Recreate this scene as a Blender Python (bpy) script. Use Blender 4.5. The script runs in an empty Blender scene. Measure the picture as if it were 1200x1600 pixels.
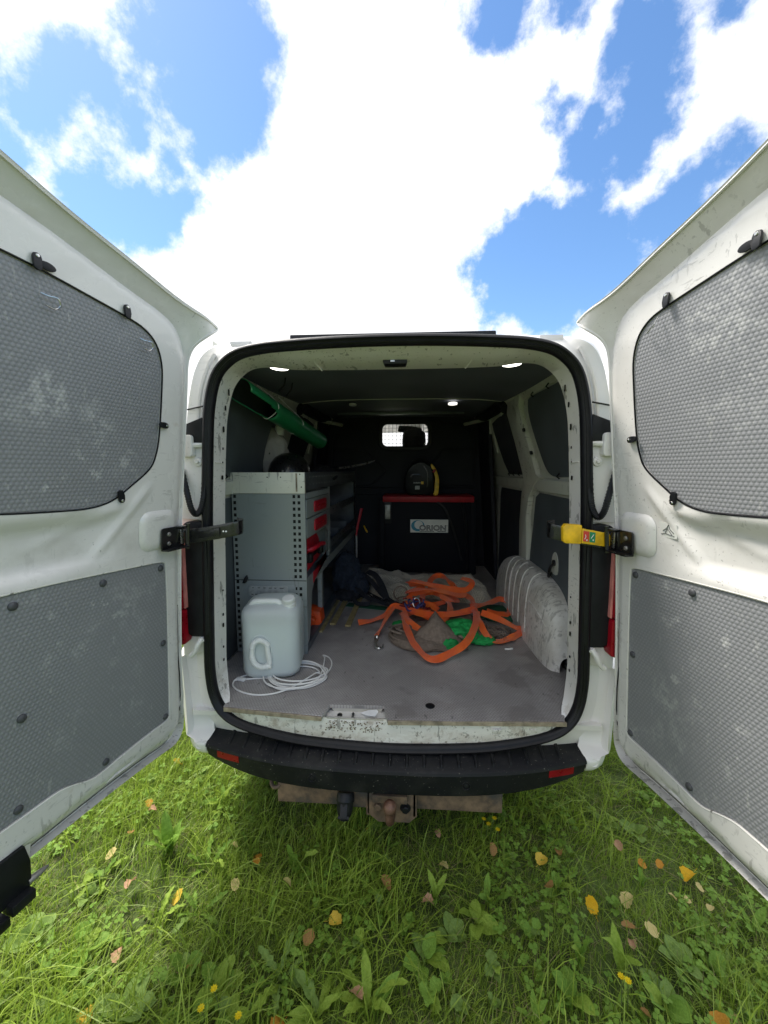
import bpy, bmesh, math, random
import numpy as np
from mathutils import Vector, Matrix, noise
from mathutils.geometry import delaunay_2d_cdt

scene = bpy.context.scene
col = scene.collection
rng = random.Random(11)

# ------------------------------------------------------------------ camera
YAW, PITCH = 3.671, 5.985
cam_d = bpy.data.cameras.new('camera'); cam = bpy.data.objects.new('camera', cam_d); col.objects.link(cam)
cam.location = (0.07, -1.53, 1.555)
cam.rotation_euler = (math.radians(90 - PITCH), 0, math.radians(YAW))
cam_d.sensor_fit = 'VERTICAL'; cam_d.sensor_height = 36.0; cam_d.lens = 36.0 * 620 / 1600
cam_d.clip_start = 0.02; cam_d.clip_end = 3000
scene.camera = cam
scene.view_settings.view_transform = 'Standard'; scene.view_settings.look = 'None'
scene.view_settings.gamma = 1.0; scene.view_settings.use_curve_mapping = False
scene.view_settings.exposure = 1.08

# ------------------------------------------------------------------ sky and sun
SUN_EL, SUN_AZ = 58.0, -58.0        # degrees; azimuth from +Y towards +X
GAPS=[(-0.311, 0.67, 0.675, 0.077), (-0.357, 0.693, 0.626, 0.052), (-0.3, 0.719, 0.627, 0.05), (-0.335, 0.742, 0.581, 0.037), (-0.396, 0.635, 0.663, 0.023), (-0.248, 0.689, 0.681, 0.017), (-0.484, 0.645, 0.591, 0.036), (-0.526, 0.621, 0.581, 0.027), (-0.566, 0.609, 0.556, 0.03), (-0.608, 0.615, 0.502, 0.023), (-0.538, 0.698, 0.473, 0.042), (-0.49, 0.735, 0.468, 0.054), (-0.44, 0.761, 0.477, 0.036), (-0.552, 0.676, 0.489, 0.027), (-0.417, 0.756, 0.505, 0.025), (-0.457, 0.689, 0.562, 0.011), (-0.41, 0.728, 0.549, 0.013), (0.356, 0.713, 0.604, 0.04), (0.358, 0.74, 0.57, 0.044), (0.356, 0.683, 0.638, 0.035), (0.312, 0.697, 0.645, 0.021), (0.308, 0.716, 0.627, 0.023), (0.295, 0.76, 0.579, 0.026), (0.318, 0.773, 0.548, 0.032), (0.369, 0.757, 0.539, 0.031), (0.428, 0.646, 0.633, 0.011), (0.124, 0.7, 0.704, 0.028), (0.096, 0.71, 0.698, 0.012), (0.151, 0.694, 0.704, 0.016), (0.225, 0.687, 0.691, 0.011), (0.231, 0.762, 0.604, 0.007), (0.276, 0.857, 0.436, 0.071), (0.21, 0.89, 0.405, 0.059), (0.348, 0.827, 0.441, 0.053), (0.331, 0.865, 0.378, 0.072), (0.28, 0.897, 0.342, 0.074), (0.389, 0.832, 0.396, 0.056), (0.391, 0.799, 0.457, 0.028), (0.458, 0.778, 0.431, 0.048), (0.474, 0.744, 0.471, 0.025), (0.488, 0.723, 0.489, 0.017), (0.335, 0.803, 0.494, 0.024), (0.205, 0.914, 0.351, 0.039)]
FALLEN=[(-0.009, -0.183, 1.1, 'br'), (-0.184, -0.306, 1, 'ye'), (0.21, -0.089, 0.9, 'pa'), (0.604, -0.058, 1.1, 'ye'), (0.742, -0.201, 1.05, 'go'), (0.881, -0.17, 1.1, 'pa'), (1.182, -0.052, 1.3, 'go'), (1.021, -0.013, 0.8, 'or'), (0.96, 0.046, 0.8, 'pk'), (1.077, -0.03, 0.7, 'or'), (1.182, -0.104, 0.7, 'pa'), (1.061, -0.144, 0.6, 'pa'), (1.106, -0.153, 0.6, 'pa'), (0.904, -0.282, 0.9, 'pa'), (0.834, -0.275, 0.9, 'br'), (0.824, -0.309, 0.7, 'pk'), (0.153, -0.225, 0.9, 'pk'), (0.418, -0.029, 0.9, 'br'), (0.605, -0.157, 0.9, 'br'), (-0.544, -0.083, 0.8, 'or'), (-0.54, -0.118, 0.7, 'or'), (-0.383, -0.192, 0.8, 'pa'), (-0.584, -0.21, 0.8, 'pa'), (-0.781, -0.269, 1.0, 'ye'), (-0.261, -0.375, 0.9, 'br'), (-0.608, -0.449, 1, 'br'), (-0.873, -0.445, 0.9, 'pk'), (-0.984, -0.231, 0.9, 'pk'), (-1.141, -0.135, 0.9, 'pa'), (-0.083, -0.499, 1.0, 'pk'), (-0.296, -0.578, 1.1, 'or'), (-0.855, -0.596, 1.0, 'ye'), (0.967, -0.503, 1.3, 'or'), (1.175, -0.168, 0.6, 'pa'), (0.701, 0.003, 0.8, 'br'), (-1.147, 0.114, 0.8, 'or'), (-1.164, 0.382, 1.1, 'ye'), (-1.109, 0.077, 0.7, 'pk'), (-0.656, -0.061, 0.8, 'pa'), (-1.127, -0.031, 0.7, 'br')]
FLOWERS=[(-0.489, -0.598), (-0.471, -0.561), (0.726, -0.47), (0.704, -0.48), (0.388, 0.056), (0.421, 0.043), (0.448, 0.005), (-0.396, -0.606), (0.398, 0.02)]
WEEDS=[(-0.38, -0.124, 0.22, 4, 'dock', 0.9), (-0.936, -0.078, 0.24, 7, 'dock', 0.8), (-0.739, -0.12, 0.16, 6, 'jag', 0.5), (0.372, -0.194, 0.15, 5, 'dock', 0.8), (0.184, -0.184, 0.13, 4, 'dock', 0.7), (0.642, -0.368, 0.17, 3, 'dock', 0.9), (0.762, -0.36, 0.2, 3, 'dock', 0.9), (0.319, -0.261, 0.12, 7, 'round', 0.3), (0.129, -0.384, 0.12, 6, 'round', 0.4), (1.099, -0.23, 0.1, 6, 'round', 0.3), (1.075, -0.447, 0.1, 3, 'round', 0.8), (0.954, -0.34, 0.11, 6, 'round', 0.4), (-0.322, -0.463, 0.2, 9, 'jag', 0.35), (-0.183, -0.535, 0.18, 7, 'dock', 0.4), (-0.043, -0.512, 0.18, 7, 'dock', 0.45), (-1.129, -0.197, 0.16, 7, 'jag', 0.35), (-1.202, -0.407, 0.14, 7, 'round', 0.4), (-0.816, -0.333, 0.16, 7, 'jag', 0.4), (0.986, -0.086, 0.1, 3, 'dock', 0.9), (0.643, -0.131, 0.09, 5, 'round', 0.4), (0.572, -0.458, 0.13, 5, 'round', 0.5), (0.445, -0.505, 0.12, 5, 'dock', 0.6), (1.062, -0.341, 0.1, 5, 'round', 0.4), (0.212, -0.316, 0.1, 6, 'round', 0.3), (-0.061, 0.067, 0.1, 4, 'round', 0.5), (0.976, 0.199, 0.1, 6, 'round', 0.4), (1.086, 0.141, 0.1, 6, 'round', 0.4), (1.231, 0.322, 0.1, 6, 'round', 0.5), (-0.69, -0.284, 0.16, 6, 'jag', 0.4), (-0.762, -0.579, 0.16, 8, 'round', 0.4), (-0.961, -0.578, 0.16, 7, 'dock', 0.3), (-0.419, -0.308, 0.13, 5, 'jag', 0.5), (-0.508, -0.505, 0.14, 6, 'round', 0.4), (0.346, -0.404, 0.1, 7, 'clover', 0.3), (0.232, -0.502, 0.1, 7, 'clover', 0.3), (-0.091, -0.363, 0.09, 6, 'clover', 0.3), (0.07, -0.296, 0.1, 7, 'clover', 0.3), (0.828, -0.186, 0.08, 6, 'clover', 0.3), (1.289, -0.218, 0.14, 5, 'dock', 0.5), (0.5, -0.288, 0.1, 7, 'clover', 0.3), (-1.015, -0.422, 0.15, 6, 'round', 0.4), (-1.152, -0.531, 0.16, 6, 'jag', 0.3), (-1.154, 0.132, 0.14, 5, 'jag', 0.4), (-0.803, 0.155, 0.15, 6, 'dock', 0.7), (0.139, -0.479, 0.12, 6, 'clover', 0.3), (0.847, -0.448, 0.12, 6, 'round', 0.4)]
STRAPS={'front_loop': [(0.028, 0.894, 0.66), (0.065, 0.648, 0.65), (0.11, 0.488, 0.63), (0.189, 0.39, 0.61), (0.29, 0.447, 0.62), (0.382, 0.524, 0.65), (0.461, 0.722, 0.68), (0.48, 0.909, 0.69)], 'tail': [(-0.248, 0.886, 0.585), (-0.15, 0.93, 0.6), (-0.078, 0.972, 0.62), (-0.026, 1.036, 0.655), (0.06, 0.938, 0.67), (0.173, 0.827, 0.68), (0.309, 0.823, 0.685), (0.41, 0.859, 0.69), (0.486, 0.921, 0.69)], 'hook_arm': [(-0.026, 1.037, 0.65), (-0.063, 0.924, 0.63), (-0.091, 0.803, 0.61), (-0.118, 0.694, 0.595)], 'right_loop': [(0.519, 0.883, 0.68), (0.609, 0.844, 0.66), (0.701, 0.785, 0.63), (0.744, 0.788, 0.61), (0.664, 0.706, 0.6), (0.568, 0.648, 0.6), (0.51, 0.662, 0.63), (0.486, 0.739, 0.67), (0.49, 0.876, 0.69)], 'far_right_loop': [(0.467, 0.984, 0.68), (0.618, 1.127, 0.66), (0.71, 1.214, 0.66), (0.758, 1.155, 0.64), (0.728, 1.048, 0.62), (0.652, 1.019, 0.62), (0.577, 1.019, 0.64)], 'upper_loop': [(0.431, 1.326, 0.67), (0.396, 1.351, 0.71), (0.351, 1.431, 0.74), (0.292, 1.483, 0.75), (0.229, 1.389, 0.73), (0.238, 1.295, 0.69), (0.313, 1.243, 0.67), (0.421, 1.278, 0.68), (0.493, 1.153, 0.68), (0.492, 0.961, 0.68)], 'inner_loop': [(0.161, 1.03, 0.67), (0.175, 1.201, 0.69), (0.255, 1.204, 0.7), (0.33, 1.046, 0.69), (0.327, 0.893, 0.68), (0.269, 0.801, 0.66), (0.175, 0.859, 0.66), (0.117, 0.966, 0.67)], 'inner_b': [(0.036, 0.902, 0.67), (0.076, 0.748, 0.66), (0.157, 0.678, 0.64), (0.226, 0.724, 0.65), (0.311, 0.841, 0.67)]}


def build_world():
    w = bpy.data.worlds.new('World'); scene.world = w; w.use_nodes = True
    nt = w.node_tree; nt.nodes.clear(); L = nt.links.new
    def n(t, **k):
        x = nt.nodes.new(t)
        for a, b in k.items(): setattr(x, a, b)
        return x
    def mth(op, a, b=None, c=None, clamp=False):
        x = n('ShaderNodeMath', operation=op, use_clamp=clamp)
        for i, v in enumerate((a, b, c)):
            if v is None: continue
            if isinstance(v, (int, float)): x.inputs[i].default_value = v
            else: L(v, x.inputs[i])
        return x.outputs[0]
    geo = n('ShaderNodeTexCoord').outputs['Generated']
    sky = n('ShaderNodeTexSky', sky_type='NISHITA', sun_disc=False)
    sky.sun_elevation = math.radians(SUN_EL); sky.sun_rotation = math.radians(SUN_AZ)
    sky.altitude = 50; sky.air_density = 1.0; sky.dust_density = 0.3; sky.ozone_density = 2.2
    # ragged cloud edges: the view direction is warped before the gaps are measured
    w1 = n('ShaderNodeTexNoise'); w1.inputs['Scale'].default_value = 5.0; w1.inputs['Detail'].default_value = 9.0
    w1.inputs['Roughness'].default_value = 0.62; L(geo, w1.inputs['Vector'])
    sub = n('ShaderNodeVectorMath', operation='SUBTRACT'); L(w1.outputs['Color'], sub.inputs[0]); sub.inputs[1].default_value = (.5, .5, .5)
    sc = n('ShaderNodeVectorMath', operation='SCALE'); L(sub.outputs[0], sc.inputs[0]); sc.inputs['Scale'].default_value = 0.15
    wd = n('ShaderNodeVectorMath', operation='ADD'); L(geo, wd.inputs[0]); L(sc.outputs[0], wd.inputs[1])
    field = None
    for dx, dy, dz, r in GAPS:
        d = n('ShaderNodeVectorMath', operation='DISTANCE'); L(wd.outputs[0], d.inputs[0]); d.inputs[1].default_value = (dx, dy, dz)
        v = mth('MULTIPLY_ADD', d.outputs['Value'], -1.0, r + .016)
        field = v if field is None else mth('SMOOTH_MAX', field, v, 0.03)
    # the rest of the sky: broken cloud of the same kind
    big = n('ShaderNodeTexNoise'); big.inputs['Scale'].default_value = 1.7; big.inputs['Detail'].default_value = 6; L(wd.outputs[0], big.inputs['Vector'])
    dv = n('ShaderNodeVectorMath', operation='DISTANCE'); L(geo, dv.inputs[0]); dv.inputs[1].default_value = (0.0, 0.86, 0.5)
    away = n('ShaderNodeMapRange'); away.inputs['From Min'].default_value = .85; away.inputs['From Max'].default_value = 1.15; L(dv.outputs['Value'], away.inputs['Value'])
    rest = mth('SUBTRACT', mth('MULTIPLY', mth('SUBTRACT', big.outputs['Fac'], .53), 1.0), mth('MULTIPLY', mth('SUBTRACT', 1.0, away.outputs[0]), 0.6))
    field = mth('SMOOTH_MAX', field, rest, 0.03)
    wsp = n('ShaderNodeTexNoise'); wsp.inputs['Scale'].default_value = 17; wsp.inputs['Detail'].default_value = 8; wsp.inputs['Roughness'].default_value = .65; L(geo, wsp.inputs['Vector'])
    field = mth('ADD', field, mth('MULTIPLY', mth('SUBTRACT', wsp.outputs['Fac'], .5), 0.10))
    clear = n('ShaderNodeMapRange', interpolation_type='SMOOTHSTEP'); clear.inputs['From Min'].default_value = -0.022; clear.inputs['From Max'].default_value = 0.022
    L(field, clear.inputs['Value'])
    # cloud tone: white with slightly grey thick parts
    cn = n('ShaderNodeTexNoise'); cn.inputs['Scale'].default_value = 2.6; cn.inputs['Detail'].default_value = 7; L(wd.outputs[0], cn.inputs['Vector'])
    cr = n('ShaderNodeValToRGB'); L(cn.outputs['Fac'], cr.inputs['Fac'])
    cr.color_ramp.elements[0].position = .3; cr.color_ramp.elements[0].color = (.80, .83, .90, 1)
    cr.color_ramp.elements[1].position = .6; cr.color_ramp.elements[1].color = (1, 1, .99, 1)
    b1 = n('ShaderNodeBackground'); b1.inputs['Strength'].default_value = 0.108
    # the blue of the sky is made a little more saturated
    hs = n('ShaderNodeHueSaturation'); hs.inputs['Saturation'].default_value = 1.15; L(sky.outputs[0], hs.inputs['Color']); L(hs.outputs[0], b1.inputs['Color'])
    b2 = n('ShaderNodeBackground'); L(cr.outputs['Color'], b2.inputs['Color']); b2.inputs['Strength'].default_value = 0.70
    mx = n('ShaderNodeMixShader'); L(clear.outputs[0], mx.inputs['Fac']); L(b2.outputs[0], mx.inputs[1]); L(b1.outputs[0], mx.inputs[2])
    out = n('ShaderNodeOutputWorld'); L(mx.outputs[0], out.inputs['Surface'])
    w.cycles.sampling_method = 'MANUAL'; w.cycles.sample_map_resolution = 512
build_world()
sun_d = bpy.data.lights.new('sun', 'SUN'); sun_d.energy = 3.0; sun_d.angle = math.radians(14); sun_d.color = (1, .95, .87)
sun = bpy.data.objects.new('sun', sun_d); col.objects.link(sun)
e, a = math.radians(SUN_EL), math.radians(SUN_AZ)
sun.rotation_euler = Vector((math.sin(a) * math.cos(e), math.cos(a) * math.cos(e), math.sin(e))).to_track_quat('Z', 'Y').to_euler()

# ------------------------------------------------------------------ materials
class Nodes:
    def __init__(s, name):
        s.m = bpy.data.materials.new(name); s.m.use_nodes = True; s.nt = s.m.node_tree
        s.bs = s.nt.nodes['Principled BSDF']; s.co = s.nt.nodes.new('ShaderNodeTexCoord').outputs['Object']
    def n(s, t, ins=None, **k):
        x = s.nt.nodes.new(t)
        for a, b in k.items(): setattr(x, a, b)
        for a, b in (ins or {}).items(): s.put(b, x.inputs[a])
        return x
    def put(s, v, sock):
        if isinstance(v, bpy.types.NodeSocket): s.nt.links.new(v, sock)
        else: sock.default_value = v
    def math(s, op, a, b=0.0, c=0.0, clamp=False):
        return s.n('ShaderNodeMath', {0: a, 1: b, 2: c}, operation=op, use_clamp=clamp).outputs[0]
    def vm(s, op, a, b=(0, 0, 0)):
        x = s.n('ShaderNodeVectorMath', {0: a, 1: b}, operation=op); return x
    def noise(s, scale, detail=4, rough=.55, vec=None):
        return s.n('ShaderNodeTexNoise', {'Scale': scale, 'Detail': float(detail), 'Roughness': rough, 'Vector': vec or s.co}).outputs['Fac']
    def stretch(s, sx, sy, sz):
        return s.n('ShaderNodeMapping', {'Vector': s.co, 'Scale': (sx, sy, sz)}).outputs[0]
    def ramp(s, v, a, b):
        return s.n('ShaderNodeMapRange', {'Value': v, 'From Min': a, 'From Max': b}).outputs[0]
    def mix(s, f, a, b):
        x = s.n('ShaderNodeMix', data_type='RGBA'); s.put(f, x.inputs[0])
        for v, i in ((a, 6), (b, 7)): s.put((*v, 1) if isinstance(v, tuple) and len(v) == 3 else v, x.inputs[i])
        return x.outputs[2]
    def bump(s, h, strength=.3, dist=.002, prev=None):
        b = s.n('ShaderNodeBump', {'Height': h, 'Strength': strength, 'Distance': dist})
        if prev is not None: s.put(prev, b.inputs['Normal'])
        return b.outputs[0]
    def done(s, color=None, rough=None, metal=None, normal=None, **k):
        if color is not None: s.put((*color, 1) if isinstance(color, tuple) and len(color) == 3 else color, s.bs.inputs['Base Color'])
        if rough is not None: s.put(rough, s.bs.inputs['Roughness'])
        if metal is not None: s.put(metal, s.bs.inputs['Metallic'])
        if normal is not None: s.put(normal, s.bs.inputs['Normal'])
        for a, b in k.items(): s.put(b, s.bs.inputs[a.replace('_', ' ')])
        return s.m

def plain(name, c, rough=.5, metal=0.0, var=.2, scale=14, bump=.1, **k):
    s = Nodes(name); f = s.noise(scale, 6)
    lo = tuple(x * (1 - var) for x in c); hi = tuple(min(1, x * (1 + var)) for x in c)
    r = s.math('MULTIPLY_ADD', s.noise(scale * 2, 3), .25, rough - .12)
    return s.done(s.mix(s.ramp(f, .3, .7), lo, hi), r, metal, s.bump(s.noise(scale * 6, 4), bump, .002), **k)

def paint(name, c, scuff=.5, grime=.3, rough=.34):
    """White van paint: grime in soft clouds, thin dark scuffs and scratches of several directions."""
    s = Nodes(name)
    g = s.math('MULTIPLY', s.ramp(s.noise(3.1, 7, .6), .50, .75), grime)
    c0 = s.mix(g, c, (.42, .40, .35))
    sc1 = s.ramp(s.noise(9, 5, .6, s.stretch(5, 3, 1)), .615, .645)
    sc2 = s.ramp(s.noise(7, 5, .6, s.stretch(1.2, 2, 7)), .63, .655)
    where = s.ramp(s.noise(2.3, 3), .46, .62)
    m = s.math('MULTIPLY', s.math('MULTIPLY', s.math('MAXIMUM', sc1, sc2), where), scuff)
    sp = s.ramp(s.noise(95, 2, .5), .665, .70)
    m = s.math('MAXIMUM', m, s.math('MULTIPLY', s.math('MULTIPLY', sp, where), scuff * .8))
    c1 = s.mix(m, c0, (.10, .095, .085))
    nb = s.bump(s.noise(220, 2), .05, .0006)
    return s.done(c1, s.math('MULTIPLY_ADD', g, .6, rough), 0.0, nb, Coat_Weight=.25, Coat_Roughness=.15)

def door_paint(name, c):
    """Door paint: as the van's, with road dirt caked on the lowest hand's breadth and chipped streaks along the lower edges."""
    s = Nodes(name)
    z = s.n('ShaderNodeSeparateXYZ', {0: s.co}).outputs[2]
    g = s.math('MULTIPLY', s.ramp(s.noise(3.1, 7, .6), .48, .75), .28)
    low = s.math('MULTIPLY', s.ramp(z, .70, .46), s.ramp(s.noise(9, 6, .65), .35, .62))
    belt = s.math('MULTIPLY', s.math('MULTIPLY', s.ramp(z, 1.24, 1.30), s.ramp(z, 1.40, 1.34)), s.ramp(s.noise(6, 6, .65), .45, .65))
    g = s.math('MAXIMUM', g, s.math('MAXIMUM', s.math('MULTIPLY', low, .22), s.math('MULTIPLY', belt, .35)))
    c0 = s.mix(g, c, (.36, .33, .28))
    sc1 = s.ramp(s.noise(12, 5, .62, s.stretch(4, 3, 1)), .605, .63)
    sc2 = s.ramp(s.noise(9, 5, .62, s.stretch(1.2, 2, 6)), .615, .64)
    sc3 = s.ramp(s.noise(26, 4, .6, s.stretch(1, 1, 3.5)), .60, .63)
    where = s.math('MAXIMUM', s.math('MULTIPLY', s.ramp(s.noise(2.3, 3), .50, .66), .8), s.math('MULTIPLY', s.ramp(z, .66, .52), .95))
    m = s.math('MULTIPLY', s.math('MAXIMUM', s.math('MAXIMUM', sc1, sc2), s.math('MULTIPLY', sc3, s.ramp(z, .64, .54))), where)
    m = s.math('MAXIMUM', s.math('MULTIPLY', m, .5), s.math('MULTIPLY', s.math('MULTIPLY', s.ramp(s.noise(110, 2, .5), .66, .70), s.ramp(s.noise(3.3, 3), .48, .60)), .5))
    c1 = s.mix(m, c0, (.11, .10, .09))
    ru = s.math('MULTIPLY', s.ramp(s.noise(5, 4, .6, s.n('ShaderNodeMapping', {'Vector': s.co, 'Location': (7.0, 1, 2)}).outputs[0]), .66, .70), .35)
    return s.done(s.mix(ru, c1, (.33, .20, .09)), s.math('MULTIPLY_ADD', g, .6, .27), 0.0, s.bump(s.noise(6, 3), .05, .01), Coat_Weight=.5, Coat_Roughness=.08)

def honeycomb(name, c, pitch):
    """Embossed plastic lining: hexagonal cells as fine relief, pale worn patches."""
    s = Nodes(name)
    p = s.n('ShaderNodeMapping', {'Vector': s.co, 'Location': (50.0, 0, 50.0), 'Scale': (1 / pitch, 0, 1 / pitch)}).outputs[0]
    r3 = math.sqrt(3)
    def cell(off):
        q = s.vm('ADD', p, off).outputs[0]
        q = s.vm('MODULO', q, (1.0, 1.0, r3)).outputs[0]
        return s.vm('SUBTRACT', q, (.5, 0.0, r3 / 2)).outputs[0]
    def hd(q):
        ab = s.vm('ABSOLUTE', q).outputs[0]
        x = s.n('ShaderNodeSeparateXYZ', {0: ab})
        return s.math('MAXIMUM', x.outputs[0], s.math('ADD', s.math('MULTIPLY', x.outputs[0], .5), s.math('MULTIPLY', x.outputs[2], r3 / 2)))
    d = s.math('MINIMUM', hd(cell((0.0, 0.0, 0.0))), hd(cell((.5, 0.0, r3 / 2))))
    dome = s.n('ShaderNodeMapRange', {'Value': d, 'From Min': .10, 'From Max': .5, 'To Min': 1.0, 'To Max': 0.0}, interpolation_type='SMOOTHSTEP').outputs[0]
    wear = s.math('MAXIMUM', s.math('MULTIPLY', s.ramp(s.noise(5, 7, .62), .54, .70), s.ramp(s.noise(60, 3), .42, .60)), s.math('MULTIPLY', s.ramp(s.noise(16, 6, .7), .60, .66), s.ramp(s.noise(1.8, 2), .48, .60)))
    scr = s.ramp(s.noise(14, 4, .6, s.stretch(4, 1, 1.3)), .645, .67)
    base = s.mix(s.noise(2.5, 4), tuple(x * .86 for x in c), tuple(x * 1.12 for x in c))
    colr = s.mix(s.math('MULTIPLY', wear, .62), base, (.58, .58, .57))
    colr = s.mix(s.math('MULTIPLY', scr, .35), colr, (.5, .5, .48))
    # the colour darkens towards the grooves between the cells
    colr = s.mix(s.math('MULTIPLY', s.math('SUBTRACT', 1.0, dome), .22), colr, (.07, .07, .075))
    return s.done(colr, .5, 0.0, s.bump(s.noise(2.2, 2), .25, .03, s.bump(dome, .34, .003)))

M = {}
M['door_paint'] = door_paint('van_door_paint', (.77, .75, .725))
M['paint'] = paint('van_paint', (.77, .75, .725), .35, .22)
M['paint_worn'] = paint('van_paint_worn', (.76, .74, .70), .95, .28, .42)
s = Nodes('opening_frame_paint')     # the sill of the load opening is trodden: mud and rust along its lower lip
z = s.n('ShaderNodeSeparateXYZ', {0: s.co}).outputs[2]
lip = s.math('MULTIPLY', s.ramp(z, .535, .465), s.ramp(s.noise(11, 6, .65, s.stretch(1, 1, 2.5)), .34, .58))
g = s.math('MAXIMUM', s.math('MULTIPLY', s.ramp(s.noise(3.1, 7, .6), .50, .75), .25), s.math('MULTIPLY', s.math('MAXIMUM', lip, s.math('MULTIPLY', s.ramp(z, .80, .55), s.ramp(s.noise(14, 6, .65), .52, .68))), .75))
c = s.mix(g, (.77, .75, .71), (.34, .27, .20))
c = s.mix(s.math('MULTIPLY', s.math('MULTIPLY', s.ramp(z, .60, .48), s.ramp(s.noise(45, 5, .65), .58, .64)), .8), c, (.10, .07, .05))
m = s.math('MAXIMUM', s.ramp(s.noise(9, 5, .6, s.stretch(5, 3, 1)), .615, .64), s.math('MULTIPLY', s.ramp(s.noise(2.4, 3), .46, .60), s.math('MAXIMUM', s.ramp(s.noise(30, 4, .6, s.stretch(1, 1, 3)), .615, .65), s.ramp(s.noise(95, 2, .5), .65, .69))))
c = s.mix(s.math('MULTIPLY', m, .6), c, (.10, .095, .085))
M['frame_paint'] = s.done(c, s.math('MULTIPLY_ADD', g, .5, .38), 0.0, s.bump(s.noise(60, 4), .12, .002), Coat_Weight=.2)
M['paint_inner'] = paint('van_paint_inside', (.58, .59, .52), .6, .6, .5)
M['lining'] = honeycomb('door_lining_plastic', (.27, .275, .29), .0127)
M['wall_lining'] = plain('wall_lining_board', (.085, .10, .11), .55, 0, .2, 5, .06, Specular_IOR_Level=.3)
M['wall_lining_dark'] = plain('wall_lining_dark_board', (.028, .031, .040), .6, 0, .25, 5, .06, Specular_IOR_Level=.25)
M['ceiling'] = plain('ceiling_board', (.12, .13, .165), .65, 0, .2, 3, .05)
M['black_plastic'] = plain('black_plastic', (.010, .011, .013), .45, 0, .35, 18, .12, Specular_IOR_Level=.3)
M['rubber'] = plain('black_rubber', (.007, .007, .009), .42, 0, .35, 22, .1, Specular_IOR_Level=.32)
M['bulkhead'] = plain('bulkhead_board', (.017, .018, .025), .6, 0, .25, 6, .05, Specular_IOR_Level=.22)
M['chest'] = plain('chest_board', (.006, .007, .011), .6, 0, .25, 6, .05, Specular_IOR_Level=.15)
M['black_metal'] = plain('black_metal', (.010, .010, .011), .3, .0, .4, 30, .08, Coat_Weight=.4)
M['yellow'] = plain('yellow_enamel', (.78, .47, .01), .42, 0, .25, 30, .1)
M['red_lens'] = plain('red_lens', (.26, .004, .012), .3, 0, .25, 20, .02, Specular_IOR_Level=.3)
M['pale_lens'] = plain('pale_red_lens', (.62, .22, .2), .15, 0, .25, 20, .02, Coat_Weight=1.0)
M['steel'] = plain('bare_steel', (.62, .62, .60), .28, 1.0, .2, 25, .1)
M['dull_steel'] = plain('dull_steel', (.30, .29, .27), .5, .7, .4, 25, .2)
M['rack'] = paint('rack_grey_steel', (.27, .30, .295), .55, .18, .42)
M['rack_dark'] = plain('rack_dark_steel', (.13, .145, .16), .4, .45, .25, 8, .08)
M['tray_white'] = paint('rack_cream_steel', (.74, .73, .64), .8, .35, .45)
M['red_plastic'] = plain('red_plastic', (.50, .012, .028), .38, 0, .2, 20, .08)
M['dark_red'] = plain('dark_red_plastic', (.40, .012, .022), .5, 0, .25, 16, .1)
M['orange_plastic'] = plain('orange_plastic', (.75, .085, .012), .4, 0, .2, 20, .08)
M['green_pipe'] = plain('green_pipe', (.014, .21, .085), .4, 0, .15, 8, .06)
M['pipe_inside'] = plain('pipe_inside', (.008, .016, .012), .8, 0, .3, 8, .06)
M['wood_strip'] = plain('wood_strip', (.34, .27, .12), .6, 0, .35, 22, .2)
M['green_strip'] = plain('green_strip', (.016, .10, .05), .6, 0, .4, 22, .2)
M['ply_edge'] = plain('plywood_edge', (.30, .25, .18), .7, 0, .5, 30, .3)
M['white_plastic'] = plain('white_plastic', (.80, .80, .77), .35, 0, .06, 20, .05)
M['cable'] = plain('white_cable', (.82, .81, .78), .4, 0, .06, 20, .05)
M['cap_white'] = plain('cap_white', (.78, .80, .78), .4, 0, .06, 20, .1)
M['paper'] = plain('paper', (.85, .85, .84), .8, 0, .08, 20, .2)
M['rivet'] = plain('rivet_plastic', (.06, .062, .068), .5, 0, .2, 40, .1)
M['tyre'] = plain('tyre_rubber', (.018, .018, .018), .85, 0, .4, 18, .3)
M['black_cloth'] = plain('black_cloth', (.012, .013, .018), .9, 0, .4, 40, .5)
M['navy_cloth'] = plain('navy_cloth', (.020, .028, .045), .95, 0, .4, 45, .6)
M['taupe_cloth'] = plain('taupe_cloth', (.20, .155, .12), .95, 0, .25, 60, .5)
M['green_cloth'] = plain('green_cloth', (.010, .30, .065), .75, 0, .3, 30, .4)
M['cord_red'] = plain('red_cord', (.24, .022, .02), .8, 0, .4, 90, .5)
M['cord_blue'] = plain('blue_cord', (.05, .045, .16), .8, 0, .4, 90, .5)
M['label_white'] = plain('label_white', (.72, .72, .68), .4, 0, .06, 20, .02)
M['label_teal'] = plain('label_teal', (.02, .23, .36), .4, 0, .1, 20, .02)
M['label_ink'] = plain('label_ink', (.05, .052, .055), .5, 0, .1, 20, .02)
M['sticker_red'] = plain('sticker_red', (.62, .05, .03), .4, 0, .15, 20, .02)
M['sticker_green'] = plain('sticker_green', (.01, .26, .11), .4, 0, .15, 20, .02)
M['hole'] = plain('near_black', (.004, .004, .004), .9, 0, .2, 20, 0)  # near-black, stands for the shade in holes; also print and underside
M['grime'] = plain('packed_dirt', (.16, .125, .085), .95, 0, .5, 60, .8)
M['grey_label'] = plain('grey_label', (.36, .37, .35), .5, 0, .3, 30, .1)
M['skin_dark'] = plain('seat_cloth', (.03, .03, .034), .9, 0, .3, 40, .4)

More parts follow.
